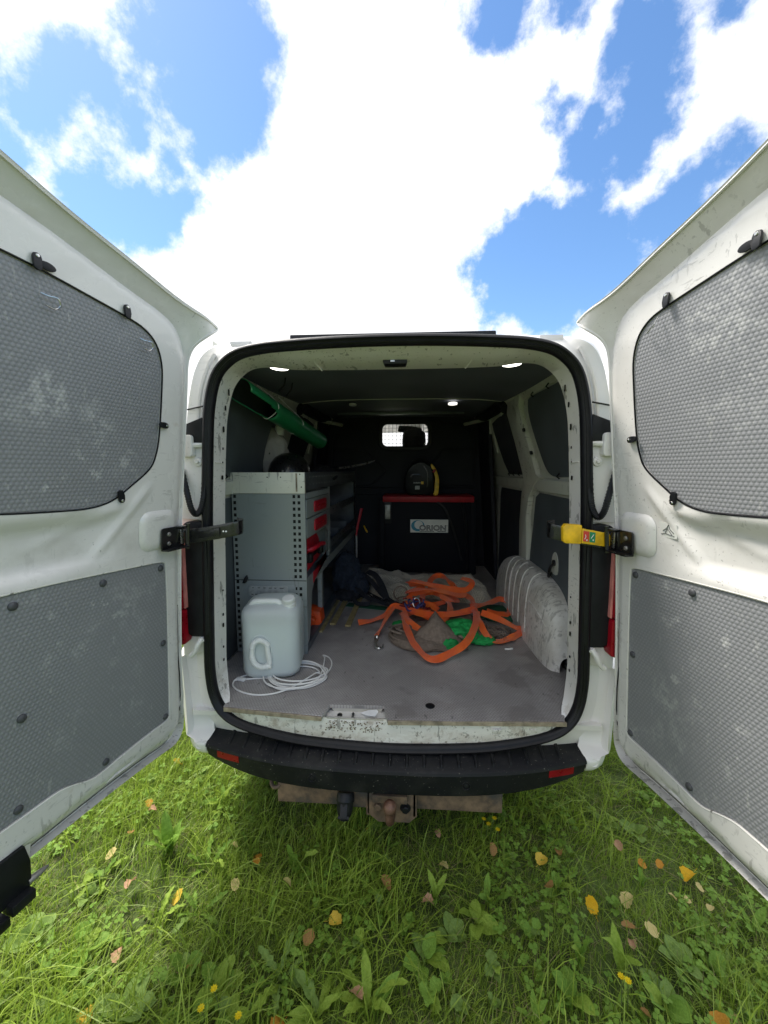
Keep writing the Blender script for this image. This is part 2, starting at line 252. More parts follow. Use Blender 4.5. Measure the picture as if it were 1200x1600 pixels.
s = Nodes('floor_board')      # anti-slip film: small raised lozenges, stains, scratches
p = s.n('ShaderNodeMapping', {'Vector': s.co, 'Scale': (1, 1, 1), 'Rotation': (0, 0, .02)}).outputs[0]
br = s.n('ShaderNodeTexBrick', {'Vector': p, 'Scale': 1.0, 'Mortar Size': .0016, 'Mortar Smooth': .6, 'Brick Width': .013, 'Row Height': .0095, 'Color1': (1, 1, 1, 1), 'Color2': (.75, .75, .75, 1), 'Mortar': (0, 0, 0, 1)})
dust = s.ramp(s.noise(2.6, 6, .6), .42, .66)
c = s.mix(dust, (.35, .325, .31), (.54, .51, .49))
stain = s.ramp(s.noise(1.7, 5, .6, s.n('ShaderNodeMapping', {'Vector': s.co, 'Location': (3.3, 1.1, 0)}).outputs[0]), .55, .585)
c = s.mix(s.math('MULTIPLY', stain, .6), c, (.20, .18, .165))
mud = s.math('MULTIPLY', s.ramp(s.noise(4.2, 7, .66), .56, .70), s.ramp(s.noise(1.3, 2), .45, .6))
c = s.mix(s.math('MULTIPLY', mud, .45), c, (.22, .165, .115))
rub = s.math('MAXIMUM', s.ramp(s.noise(10, 5, .6, s.stretch(4, 1.4, 1)), .665, .69), s.ramp(s.noise(17, 5, .68, s.stretch(2.2, 1, 1)), .67, .70))
c = s.mix(s.math('MULTIPLY', rub, .55), c, (.03, .028, .028))
c = s.mix(s.math('MULTIPLY', s.ramp(s.noise(14, 4, .6, s.stretch(6, 1, 1)), .625, .65), .5), c, (.36, .35, .33))
c = s.mix(s.math('MULTIPLY', br.outputs['Fac'], .75), c, (.16, .15, .15))
M['floor'] = s.done(c, .52, 0.0, s.bump(s.math('SUBTRACT', 1.0, br.outputs['Fac']), .5, .0012))

M['recess_paint'] = paint('recess_paint', (.50, .47, .40), .9, .9, .6)
s = Nodes('bumper_plastic')
c = s.mix(s.ramp(s.noise(6, 7, .65), .5, .8), (.0075, .008, .010), (.032, .031, .029))
c = s.mix(s.math('MULTIPLY', s.ramp(s.noise(150, 2), .70, .73), .6), c, (.30, .28, .24))
M['bumper'] = s.done(c, s.math('MULTIPLY_ADD', s.noise(9, 4), .3, .38), 0.0, s.bump(s.noise(300, 2), .25, .001), Specular_IOR_Level=.3)

s = Nodes('rusty_steel')
c = s.mix(s.ramp(s.noise(18, 7, .65), .35, .65), (.085, .062, .044), (.25, .165, .10))
c = s.mix(s.ramp(s.noise(7, 6, .6), .48, .62), c, (.07, .063, .054))
M['rust'] = s.done(c, .8, .15, s.bump(s.noise(90, 5), .6, .002))
s = Nodes('rusty_ball')
M['rust_ball'] = s.done(s.mix(s.ramp(s.noise(40, 6), .35, .65), (.10, .045, .028), (.21, .12, .085)), .5, .4, s.bump(s.noise(120, 4), .3, .001))

s = Nodes('wheel_arch_paint')
c = s.mix(s.ramp(s.noise(5, 7, .65), .36, .62), (.80, .79, .75), (.56, .54, .48))
m_ = s.math('MAXIMUM', s.ramp(s.noise(12, 6, .62, s.stretch(1, 4, 1)), .56, .62), s.ramp(s.noise(34, 5, .62), .575, .63))
c = s.mix(s.math('MULTIPLY', m_, .5), c, (.16, .15, .13))
M['arch'] = s.done(c, .5, 0.0, s.bump(s.noise(40, 4), .15, .002))

s = Nodes('webbing_orange')   # strap weave: fine ribs along, coloured darker between them
uv = s.nt.nodes.new('ShaderNodeUVMap').outputs[0]
q = s.n('ShaderNodeSeparateXYZ', {0: uv})
rib = s.math('SINE', s.math('MULTIPLY', q.outputs[0], 44.0))
cross = s.math('SINE', s.math('MULTIPLY', q.outputs[1], 900.0))
c = s.mix(s.ramp(s.noise(9, 5), .35, .7), (.90, .095, .006), (.98, .19, .010))
c = s.mix(s.math('MULTIPLY', s.ramp(rib, -.2, -1.0), .5), c, (.50, .045, .006))
M['webbing'] = s.done(c, .5, 0.0, s.bump(s.math('ADD', rib, s.math('MULTIPLY', cross, .4)), .5, .0012), Sheen_Weight=.3)

s = Nodes('waffle_knit')
q = s.n('ShaderNodeSeparateXYZ', {0: s.nt.nodes.new('ShaderNodeUVMap').outputs[0]})
wf = s.math('MULTIPLY', s.math('SINE', s.math('MULTIPLY', q.outputs[0], 380.0)), s.math('SINE', s.math('MULTIPLY', q.outputs[1], 380.0)))
c = s.mix(s.ramp(s.noise(6, 5), .35, .7), (.50, .46, .36), (.66, .61, .49))
c = s.mix(s.math('MULTIPLY', s.ramp(wf, .1, -.6), .35), c, (.2, .18, .13))
M['waffle'] = s.done(c, .95, 0.0, s.bump(wf, .7, .004), Sheen_Weight=.4)

s = Nodes('jerrycan_plastic')  # milky translucent polythene: part of the light passes straight through the thin wall
s.done((.93, .97, .97), .33, 0.0, s.bump(s.noise(70, 3), .06, .001))
tl_ = s.n('ShaderNodeBsdfTranslucent', {'Color': (.93, .97, .97, 1)}); tp_ = s.n('ShaderNodeBsdfTransparent', {'Color': (.93, .97, .97, 1)})
m1_ = s.n('ShaderNodeMixShader', {0: .30, 1: s.bs.outputs[0], 2: tl_.outputs[0]}); m2_ = s.n('ShaderNodeMixShader', {0: .28, 1: m1_.outputs[0], 2: tp_.outputs[0]})
s.nt.links.new(m2_.outputs[0], s.nt.nodes['Material Output'].inputs['Surface']); M['poly'] = s.m
s = Nodes('water_in_can')
M['water'] = s.done((.44, .53, .535), .3, 0.0, None, Transmission_Weight=.0, IOR=1.33)
s = Nodes('clear_bag')
M['bag'] = s.done((.42, .41, .37), .18, 0.0, s.bump(s.noise(22, 6), .8, .01), Transmission_Weight=.12, IOR=1.2)
s = Nodes('window_glass')
M['glass'] = s.done((1, 1, 1), .0, 0.0, None, Transmission_Weight=1.0, IOR=1.02)
s = Nodes('lamp_glow')
M['lamp'] = s.done((1, 1, 1), .4, 0.0, None, Emission_Color=(1, .96, .86, 1), Emission_Strength=2.2)
s = Nodes('small_lamp_glow')
M['lamp_small'] = s.done((1, 1, 1), .4, 0.0, None, Emission_Color=(1, .96, .86, 1), Emission_Strength=.7)

def foliage(name, lo, hi, tip, trans=.35, gloss=.35):
    """Leaf material: colour between lo and hi by the blade's own random number, towards tip along its length; lets light through."""
    s = Nodes(name)
    r = s.n('ShaderNodeAttribute', attribute_name='rnd').outputs['Fac']; t = s.n('ShaderNodeAttribute', attribute_name='along').outputs['Fac']
    c = s.mix(r, lo, hi); c = s.mix(s.math('MULTIPLY', t, .55), c, tip)
    s.put(c, s.bs.inputs['Base Color']); s.bs.inputs['Roughness'].default_value = gloss
    s.bs.inputs['Specular IOR Level'].default_value = .35
    tr = s.n('ShaderNodeBsdfTranslucent', {'Color': c}); mx = s.n('ShaderNodeMixShader', {0: trans, 1: s.bs.outputs[0], 2: tr.outputs[0]})
    s.nt.links.new(mx.outputs[0], s.nt.nodes['Material Output'].inputs['Surface']); return s.m
M['grass'] = foliage('grass_blade', (.10, .20, .016), (.28, .40, .04), (.40, .50, .09), .4, .4)
M['straw'] = foliage('dry_blade', (.20, .17, .07), (.36, .30, .14), (.40, .34, .17), .3, .6)

def leafmat(name, a, b, vein=(.0, .0, .0), trans=.3, rough=.62):
    s = Nodes(name)
    c = s.mix(s.ramp(s.noise(16, 6), .3, .7), a, b)
    c = s.mix(s.math('MULTIPLY', s.ramp(s.noise(90, 3), .60, .75), .35), c, tuple(x * .45 for x in a))
    s.put(c, s.bs.inputs['Base Color']); s.bs.inputs['Roughness'].default_value = rough
    s.put(s.bump(s.noise(70, 5), .4, .002), s.bs.inputs['Normal']); s.bs.inputs['Specular IOR Level'].default_value = .25
    tr = s.n('ShaderNodeBsdfTranslucent', {'Color': c}); mx = s.n('ShaderNodeMixShader', {0: trans, 1: s.bs.outputs[0], 2: tr.outputs[0]})
    s.nt.links.new(mx.outputs[0], s.nt.nodes['Material Output'].inputs['Surface']); return s.m
M['weed_a'] = leafmat('weed_leaf_green', (.13, .25, .03), (.24, .39, .06))
M['weed_b'] = leafmat('weed_leaf_grey_green', (.15, .25, .05), (.25, .36, .09))
M['weed_c'] = leafmat('weed_leaf_yellow_green', (.20, .31, .03), (.32, .44, .07))
M['stem'] = leafmat('weed_stem', (.10, .16, .04), (.17, .2, .07))
FALL = {'ye': leafmat('leaf_yellow', (.66, .42, .03), (.80, .58, .10)), 'go': leafmat('leaf_gold', (.72, .37, .008), (.84, .52, .02)), 'pa': leafmat('leaf_pale', (.56, .44, .16), (.74, .62, .28)),
        'or': leafmat('leaf_orange', (.50, .20, .02), (.66, .34, .05)), 'br': leafmat('leaf_brown', (.32, .17, .055), (.48, .28, .10)), 'pk': leafmat('leaf_rosy', (.46, .24, .14), (.62, .38, .24))}
M['petal'] = leafmat('petal_yellow', (.75, .56, .01), (.85, .68, .02))
s = Nodes('meadow_soil')
c = s.mix(s.ramp(s.noise(7, 8, .62), .35, .65), (.04, .06, .013), (.10, .15, .03))
c = s.mix(s.math('MULTIPLY', s.ramp(s.noise(30, 5), .55, .7), .6), c, (.18, .16, .07))
M['soil'] = s.done(c, .95, 0.0, s.bump(s.noise(45, 6), .8, .02))

# ------------------------------------------------------------------ mesh helpers
ORG = {}
def tag(o, label=None, cat=None, group=None, kind=None):
    for k, v in (('label', label), ('category', cat), ('group', group), ('kind', kind)):
        if v: o[k] = v
    return o
def empty(name, loc, label, cat, group=None):
    o = bpy.data.objects.new(name, None); o.empty_display_size = .05; col.objects.link(o); o.location = loc; ORG[o.name] = Vector(loc)
    return tag(o, label, cat, group)
def link(name, me, parent=None):
    o = bpy.data.objects.new(name, me); col.objects.link(o)
    if parent is not None: o.parent = parent
    return o
def catmull(P, sub=6, closed=False):
    P = [Vector(p) for p in P]; n = len(P); out = []
    for i in range(n if closed else n - 1):
        g = (lambda k: P[k % n]) if closed else (lambda k: P[max(0, min(n - 1, k))])
        a, b, c, d = g(i - 1), g(i), g(i + 1), g(i + 2)
        for j in range(sub):
            t = j / sub
            out.append(.5 * ((2 * b) + (c - a) * t + (2 * a - 5 * b + 4 * c - d) * t * t + (3 * b - a - 3 * c + d) * t ** 3))
    if not closed: out.append(P[-1].copy())
    return out
class MB:
    def __init__(s): s.v = []; s.f = []
    def add(s, vs, fs):
        k = len(s.v); s.v += [tuple(p) for p in vs]; s.f += [tuple(i + k for i in f) for f in fs]; return s
    def box(s, x0, x1, y0, y1, z0, z1):
        return s.add([(x, y, z) for z in (z0, z1) for y in (y0, y1) for x in (x0, x1)], [(0, 2, 3, 1), (4, 5, 7, 6), (0, 1, 5, 4), (2, 6, 7, 3), (0, 4, 6, 2), (1, 3, 7, 5)])
    def obox(s, c, ax, h):
        c = Vector(c); A = [Vector(a).normalized() * k for a, k in zip(ax, h)]
        return s.add([c + A[0] * i + A[1] * j + A[2] * k for k in (-1, 1) for j in (-1, 1) for i in (-1, 1)], [(0, 2, 3, 1), (4, 5, 7, 6), (0, 1, 5, 4), (2, 6, 7, 3), (0, 4, 6, 2), (1, 3, 7, 5)])
    def loft(s, loops, closed=True, cap0=False, cap1=False):
        n = len(loops[0]); vs = [p for l in loops for p in l]; fs = []
        for i in range(len(loops) - 1):
            for j in range(n if closed else n - 1):
                k = (j + 1) % n; fs.append((i * n + j, i * n + k, (i + 1) * n + k, (i + 1) * n + j))
        if cap0: fs.append(tuple(range(n)))
        if cap1: fs.append(tuple((len(loops) - 1) * n + j for j in range(n)))
        return s.add(vs, fs)
    def tube(s, P, r, n=8, closed=False, cap=True):
        P = [Vector(p) for p in P]; m = len(P); loops = []; up = None
        for i, p in enumerate(P):
            t = (P[(i + 1) % m] - P[i - 1]) if closed else (P[min(i + 1, m - 1)] - P[max(i - 1, 0)])
            t = t.normalized() if t.length > 1e-9 else Vector((0, 0, 1))
            if up is None: up = Vector((0, 0, 1)) if abs(t.z) < .9 else Vector((1, 0, 0))
            up = (up - t * up.dot(t)); up = up.normalized() if up.length > 1e-6 else t.orthogonal().normalized(); b = t.cross(up)
            rr = r[i] if isinstance(r, (list, tuple)) else r
            loops.append([p + (up * math.cos(2 * math.pi * k / n) + b * math.sin(2 * math.pi * k / n)) * rr for k in range(n)])
        if closed: loops.append(loops[0])
        return s.loft(loops, True, cap and not closed, cap and not closed)
    def lathe(s, prof, o=(0, 0, 0), ax=(0, 0, 1), n=24, sx=1, sy=1):
        ax = Vector(ax).normalized(); a = ax.orthogonal().normalized(); b = ax.cross(a); o = Vector(o)
        loops = [[o + ax * h + (a * math.cos(2 * math.pi * k / n) * sx + b * math.sin(2 * math.pi * k / n) * sy) * r for k in range(n)] for r, h in prof]
        return s.loft(loops, True, prof[0][0] > 1e-6, prof[-1][0] > 1e-6)
    def prism(s, poly, fn, d0, d1):
        """poly of (a,b); fn(a,b,d) -> point."""
        n = len(poly); vs = [fn(a, b, d0) for a, b in poly] + [fn(a, b, d1) for a, b in poly]
        return s.add(vs, [tuple(range(n)), tuple(range(2 * n - 1, n - 1, -1))] + [(i, (i + 1) % n, n + (i + 1) % n, n + i) for i in range(n)])
    def ribbon(s, P, W, w, th):
        """flat strap: path P, width directions W, width w, thickness th. Also keeps uv data."""
        vs = []; m = len(P); L = 0; s.uv = getattr(s, 'uv', {}); k0 = len(s.v)
        for i in range(m):
            t = (P[min(i + 1, m - 1)] - P[max(i - 1, 0)]).normalized(); wd = (W[i] - t * W[i].dot(t)).normalized(); nn = t.cross(wd)
            if i: L += (P[i] - P[i - 1]).length
            for a, b in ((-1, 1), (-.5, 1), (0, 1), (.5, 1), (1, 1), (1, -1), (.5, -1), (0, -1), (-.5, -1), (-1, -1)):
                s.uv[k0 + len(vs)] = (a, L); vs.append(P[i] + wd * a * w / 2 + nn * b * th / 2)
        n = 10; fs = [tuple(range(n)), tuple((m - 1) * n + j for j in range(n))]
        for i in range(m - 1):
            for j in range(n): k = (j + 1) % n; fs.append((i * n + j, i * n + k, (i + 1) * n + k, (i + 1) * n + j))
        return s.add(vs, fs)
    def build(s, name, m, parent=None, bevel=0, seg=2, angle=35, local=False, flip=False, label=None):
        me = bpy.data.meshes.new(name)
        o_ = Vector((0, 0, 0)) if (local or parent is None) else ORG.get(parent.name, Vector((0, 0, 0)))
        me.from_pydata([(p[0] - o_.x, p[1] - o_.y, p[2] - o_.z) for p in s.v], [], s.f)
        if getattr(s, 'uv', None):
            ul = me.uv_layers.new(name='UVMap')
            for lp in me.loops: ul.data[lp.index].uv = s.uv.get(lp.vertex_index, (0, 0))
        bm = bmesh.new(); bm.from_mesh(me)
        bmesh.ops.remove_doubles(bm, verts=bm.verts, dist=1e-6)
        bmesh.ops.recalc_face_normals(bm, faces=bm.faces)
        if bevel:
            ed = [e for e in bm.edges if len(e.link_faces) == 2 and e.calc_face_angle(0) > math.radians(28)]
            bmesh.ops.bevel(bm, geom=ed, offset=bevel, segments=seg, profile=.6, affect='EDGES', clamp_overlap=True)
        bm.to_mesh(me); bm.free()
        me.polygons.foreach_set('use_smooth', [True] * len(me.polygons)); me.set_sharp_from_angle(angle=math.radians(angle))
        me.materials.append(m)
        o = link(name, me, parent); ORG[o.name] = o_
        if label: o['label'] = label
        return o
def share(src, name, parent, mat=None):
    o = src.copy(); o.name = name; col.objects.link(o); o.parent = parent
    if mat is not None: o.matrix_basis = mat
    return o
def circle(cx, cy, r, n=20): return [(cx + r * math.cos(2 * math.pi * k / n), cy + r * math.sin(2 * math.pi * k / n)) for k in range(n)]
def rrect(x0, x1, y0, y1, r, n=5):
    out = []
    for cx, cy, a in ((x1 - r, y1 - r, 0), (x0 + r, y1 - r, 90), (x0 + r, y0 + r, 180), (x1 - r, y0 + r, 270)):
        out += [(cx + r * math.cos(math.radians(a + 90 * k / n)), cy + r * math.sin(math.radians(a + 90 * k / n))) for k in range(n + 1)]
    return out
def smooth2(P, sub=4, closed=False): return [(v.x, v.y) for v in catmull([(a, b, 0) for a, b in P], sub, closed)]
def inside(P, x, y):
    c = False; n = len(P); j = n - 1
    for i in range(n):
        if (P[i][1] > y) != (P[j][1] > y) and x < (P[j][0] - P[i][0]) * (y - P[i][1]) / (P[j][1] - P[i][1]) + P[i][0]: c = not c
        j = i
    return c
def dist_poly(P, x, y):
    A = P; d = 1e9
    B = np.array(P + [P[0]]); p0 = B[:-1]; e = B[1:] - p0; q = np.array([x, y]) - p0
    t = np.clip((q * e).sum(1) / np.maximum((e * e).sum(1), 1e-12), 0, 1)
    return float(np.sqrt(((q - e * t[:, None]) ** 2).sum(1)).min())
def offset(P, d):
    """move a closed outline outward (d>0) or inward along its vertex normals."""
    n = len(P); ar = sum(P[i][0] * P[(i + 1) % n][1] - P[(i + 1) % n][0] * P[i][1] for i in range(n)); sg = 1 if ar > 0 else -1; out = []
    for i in range(n):
        a, b = P[i - 1], P[(i + 1) % n]; t = Vector((b[0] - a[0], b[1] - a[1])); t = t.normalized() if t.length > 1e-9 else Vector((1, 0))
        out.append((P[i][0] + t.y * sg * d, P[i][1] - t.x * sg * d))
    return out
def cdt(loops, pts, holes=()):
    """triangulate the area of loops[0]; other loops are kept as edges; faces inside holes are dropped."""
    V = []; E = []
    for l in loops:
        k = len(V); V += [Vector(p) for p in l]; E += [(k + i, k + (i + 1) % len(l)) for i in range(len(l))]
    V += [Vector(p) for p in pts]
    v, e, f, *_ = delaunay_2d_cdt(V, E, [], 0, 1e-6)
    out = []
    for t in f:
        cx = sum(v[i].x for i in t) / len(t); cy = sum(v[i].y for i in t) / len(t)
        if inside(loops[0], cx, cy) and not any(inside(h, cx, cy) for h in holes): out.append(tuple(t))
    return [(p.x, p.y) for p in v], out
def sstep(a, b, x):
    t = max(0, min(1, (x - a) / (b - a))); return t * t * (3 - 2 * t)

# ------------------------------------------------------------------ the van
van = empty('van', (0, 0, 0), 'white panel van seen from behind with both rear doors open', 'van')
FZ = 0.575
def mirror_half(H): return [(-x, *r) for x, *r in reversed(H[1:-1])] + [(x, *r) for x, *r in H][0:0]
def ring(H, sub=5):
    """closed loop from the right half (bottom centre ... top centre) of (x, z, y)."""
    R = [Vector((x, y, z)) for x, z, y in H]
    Lf = [Vector((-p.x, p.y, p.z)) for p in reversed(R[1:-1])]
    return catmull(R + Lf, sub, True)
def bow(x): return -0.048 * (1 - min(1, abs(x) / .75) ** 2)
HA = [(0, .449), (.3, .457), (.47, .473), (.62, .503), (.70, .545), (.742, .615), (.757, .72), (.755, .85), (.747, 1.1), (.736, 1.4), (.718, 1.69), (.708, 1.79), (.69, 1.87), (.665, 1.925), (.625, 1.965), (.575, 1.992), (.5, 2.007), (.4, 2.014), (.2, 2.020), (0, 2.022)]
A = ring([(x, z, bow(x)) for x, z in HA])
NA = len(A)
def nrm(i):
    t = A[(i + 1) % NA] - A[i - 1]; t.y = 0; t.normalize(); return Vector((t.z, 0, -t.x))
NR = [nrm(i) for i in range(NA)]
# rubber door seal: a profile with two lips carried round the opening
PR = [(-.019, .012), (-.020, .0), (-.016, -.012), (-.009, -.017), (-.004, -.010), (.001, -.012), (.006, -.020), (.013, -.018), (.019, -.008), (.020, .004), (.018, .012)]
b = MB(); b.loft([[A[i] + NR[i] * o + Vector((0, d, 0)) for i in range(NA)] for o, d in PR]); b.build('door_seal', M['rubber'], van, angle=60)
# painted frame of the opening, from the seal inwards
HB = [(0, .556, -.028), (.3, .556, -.028), (.50, .557, -.026), (.655, .561, -.012), (.70, .60, .05), (.727, .66, .095), (.737, .74, .11), (.733, .85, .11), (.725, 1.1, .11), (.715, 1.4, .11), (.697, 1.69, .11), (.685, 1.79, .11), (.664, 1.87, .11), (.64, 1.915, .11), (.60, 1.952, .11), (.555, 1.970, .11), (.49, 1.972, .11), (.40, 1.962, .11), (.2, 1.958, .11), (0, 1.958, .11)]
HC = [(0, .535, .02), (.3, .535, .02), (.50, .535, .02), (.69, .53, .03), (.80, .535, .10), (.86, .60, .14), (.86, .74, .16), (.85, .85, .16), (.85, 1.1, .16), (.83, 1.4, .16), (.79, 1.69, .16), (.775, 1.79, .16), (.75, 1.87, .17), (.72, 1.93, .19), (.66, 1.985, .22), (.58, 2.012, .25), (.49, 2.015, .25), (.40, 2.00, .22), (.2, 2.0, .22), (0, 2.0, .22)]
Bl = ring(HB); Cl = ring(HC)
A_in = [A[i] - NR[i] * .014 + Vector((0, .002, 0)) for i in range(NA)]
mid = [A_in[i].lerp(Bl[i], .35) + Vector((0, -.004, 0)) for i in range(NA)]
b = MB(); b.loft([A_in, mid, Bl, [Bl[i].lerp(Cl[i], .06) for i in range(NA)], Cl]); b.build('opening_frame', M['frame_paint'], van, angle=40)
# outer rear corners and roof edge
HD = [(0, .39, .05), (.3, .39, .05), (.5, .39, .05), (.72, .40, .05), (.82, .46, .05), (.865, .55, .05), (.885, .70, .05), (.888, .85, .05), (.885, 1.1, .05), (.865, 1.4, .045), (.832, 1.69, .04), (.818, 1.80, .04), (.80, 1.89, .04), (.785, 1.955, .05), (.755, 2.015, .06), (.70, 2.05, .07), (.60, 2.058, .08), (.45, 2.068, .09), (.2, 2.073, .09), (0, 2.074, .09)]
D = ring(HD); A_out = [A[i] + NR[i] * .012 + Vector((0, .008, 0)) for i in range(NA)]
mo = [A_out[i].lerp(D[i], .45) + Vector((0, .022 if A[i].z > 1.0 else .0, 0)) for i in range(NA)]
b = MB(); b.loft([A_out, mo, D]); b.build('rear_corner_panel', M['paint'], van, angle=50)
def grow(H, y, k=0.0):
    out = []
    for x, z, _ in H:
        s_ = 0 if z < .45 else 1
        out.append((x * (1 + k * s_), z + (.0 if z < 2.0 else .03 * k / .09), y))
    return ring(out)
b = MB(); b.loft([D, grow(HD, .12, .05), grow(HD, .40, .09), grow(HD, 1.6, .10), grow(HD, 2.75, .09)]); b.build('body_shell', M['paint'], van, angle=50)
# cab: bonnet, pillars, roof, windscreen (seen only as light through the bulkhead window)
HN = [(0, .30), (.5, .30), (.9, .32), (.96, .5), (.97, .8), (.95, 1.05), (.90, 1.20), (.6, 1.26), (0, 1.27)]
def nose(y, k, zs): return ring([(x * k, .3 + (z - .3) * zs, y) for x, z in HN], 4)
b = MB(); b.loft([nose(2.75, 1, 1), nose(3.4, 1, 1), nose(4.1, .99, .98), nose(4.6, .95, .82), nose(4.82, .86, .66), nose(4.88, .7, .5)], True, False, True); b.build('cab_lower_body', M['paint'], van, angle=45)
b = MB()
for sx in (-1, 1):
    b.tube(catmull([(sx * .93, 4.0, 1.22), (sx * .86, 3.6, 1.62), (sx * .78, 3.2, 2.0), (sx * .77, 2.72, 2.06)], 5), .045, 8)
    b.tube(catmull([(sx * .95, 2.8, 1.2), (sx * .88, 2.8, 1.65), (sx * .80, 2.8, 2.03)], 5), .06, 8)
b.build('cab_pillar', M['paint'], van)
b = MB(); b.loft([[(x, y, z) for x in np.linspace(-.82, .82, 9) for z in ()] or [(x, 2.72, 2.10 - .03 * (x / .8) ** 2) for x in np.linspace(-.82, .82, 9)], [(x, 3.1, 2.07 - .03 * (x / .8) ** 2) for x in np.linspace(-.82, .82, 9)], [(x, 3.25, 2.0 - .03 * (x / .8) ** 2) for x in np.linspace(-.8, .8, 9)]], False); b.build('cab_roof', M['paint'], van)
b = MB(); b.loft([[(x, 3.24, 2.0 - .03 * (x / .8) ** 2) for x in np.linspace(-.76, .76, 9)], [(x, 4.02 + .1 * (1 - (x / .9) ** 2), 1.24) for x in np.linspace(-.9, .9, 9)]], False); b.build('windscreen', M['glass'], van)
for sx, sy in ((-1, .95), (1, .95), (-1, 3.95), (1, 3.95)):
    b = MB(); b.lathe([(.19, -.1), (.30, -.1), (.325, -.07), (.325, .07), (.30, .1), (.19, .1)], (sx * .84, sy, .265), (1, 0, 0), 32)
    t = b.build('wheel_tyre', M['tyre'], van)
    b = MB(); b.lathe([(.0, .05), (.08, .05), (.19, .09), (.195, .02), (.195, -.08)], (sx * .84, sy, .265), (sx, 0, 0), 24); b.build('rim', M['dull_steel'], t)
b = MB(); b.box(-.80, .80, .14, 4.3, .33, .52); b.build('underbody_light_block', M['hole'], van)  # plain near-black box added to block light under the van
b = MB(); b.box(-.41, .40, .085, .13, 2.062, 2.092); b.build('roof_bar', M['black_plastic'], van, .006)
for sx in (-1, 1):   # drip channels where the roof meets the corners
    b = MB(); b.box(sx * .60 - .045, sx * .60 + .045, .06, .12, 2.035, 2.064); b.build('roof_bracket', M['paint'], van, .006)
    b = MB(); b.tube(catmull([(sx * .775, .028, 1.70), (sx * .755, .024, 1.85), (sx * .725, .03, 1.95), (sx * .70, .045, 2.01)], 5), .008, 6); b.build('corner_crease', M['paint'], van)
    b = MB(); b.tube([(sx * .735, -.002, 1.803), (sx * .815, .032, 1.796)], .0035, 5); b.build('corner_joint', M['rubber'], van)
    # dark corner cap, white hinge post, hinge, bolt, wiring hose
    b = MB(); b.prism([(.735, 1.76), (.80, 1.735), (.83, 1.70), (.83, 1.655), (.735, 1.662)] if True else [], lambda a_, b_, d: (sx * a_, d, b_), -.012, .045); b.build('corner_cap', M['black_plastic'], van, .004)
    b = MB(); b.prism([(.73, 1.655), (.86, 1.655), (.87, 1.36), (.745, 1.36)], lambda a_, b_, d: (sx * a_, d, b_), .004, .05); hp = b.build('hinge_post', M['paint'], van, .004)
    b = MB(); b.prism(rrect(.772, .835, 1.607, 1.692, .012), lambda a_, b_, d: (sx * a_, d, b_), -.028, .012); b.build('hinge_block', M['paint'], van, .005)
    b = MB(); b.tube([(sx * .79, -.012, 1.652), (sx * .735, .0, 1.655)], .011, 8); b.build('hinge_arm', M['paint'], van)
    b = MB(); b.lathe([(.0, .016), (.006, .016), (.008, .012), (.008, .008), (.016, .006), (.018, .0)], (sx * .764, .002, 1.588), (0, -1, 0), 20); b.build('hinge_bolt', M['paint'], van)
    b = MB(); b.lathe([(.0, .016), (.006, .016), (.008, .012), (.008, .008), (.016, .006), (.018, .0)], (sx * .772, -.004, .862), (0, -1, 0), 20); b.build('hinge_bolt', M['paint'], van)
    path = catmull([(sx * .835, .0, 1.56), (sx * .806, -.018, 1.47), (sx * .787, -.026, 1.405), (sx * .768, -.026, 1.383), (sx * .750, -.022, 1.405), (sx * .741, -.012, 1.46), (sx * .738, .004, 1.58)], 14)
    b = MB(); b.tube(path, [.0105 + .0018 * (k % 2) for k in range(len(path))], 9); b.build('wiring_hose', M['black_plastic'], van)
    # tail lamp seen edge-on behind the door, with its dark inner housing
    b = MB(); b.prism(rrect(.738, .838, .875, 1.352, .03), lambda a_, b_, d: (sx * a_, d, b_), -.016, .05); b.build('lamp_housing', M['black_plastic'], van, .006)
    lamp = MB(); lamp.prism(rrect(.832, .91, .85, .995, .012), lambda a_, b_, d: (sx * a_, d, b_), -.042, .06); tl = lamp.build('tail_lamp', M['red_lens'], van, .008)
    lamp = MB(); lamp.prism(rrect(.835, .91, .998, 1.31, .012), lambda a_, b_, d: (sx * a_, d, b_), -.040, .06); lamp.build('upper_lens', M['red_lens'], tl, .008)
    lamp = MB(); lamp.prism(rrect(.827, .835, 1.0, 1.31, .003), lambda a_, b_, d: (sx * a_, d, b_), -.034, .03); lamp.build('lens_edge', M['pale_lens'], tl, .002)
    b = MB(); b.prism([(.775, .90), (.785, .90), (.81, .872), (.87, .855), (.87, .78), (.775, .80)], lambda a_, b_, d: (sx * a_, d, b_), .006, .045); b.build('lower_hinge_plate', M['paint_worn'], van, .006)
    b = MB(); b.tube(catmull([(sx * .775, -.016, .87), (sx * .79, -.028, .845), (sx * .80, -.03, .82), (sx * .82, -.03, .80)], 4), .011, 8); b.build('lower_hinge_arm', M['paint_worn'], van)
    # bumper corner in body colour, rising as the foot of the rear pillar
    loops = []   # z, face beside the seal (x, y), crease (x, y), outermost x
    for z, xi, yi, xc, yc, xo in ((.335, .775, .03, .815, .035, .90), (.352, .775, .0, .818, .006, .925), (.38, .775, -.026, .82, -.020, .935), (.410, .775, -.034, .822, -.029, .94), (.420, .774, -.030, .824, -.028, .94), (.431, .765, -.012, .83, -.024, .94), (.444, .758, .016, .862, -.018, .928), (.462, .768, .030, .860, -.012, .95), (.56, .772, .034, .868, -.002, .965), (.70, .772, .032, .878, .006, .965), (.775, .770, .030, .884, .010, .955), (.80, .772, .034, .83, .03, .90)):
        k_ = max(0, min(1, (z - .42) / .08)); dx_ = xo - xc
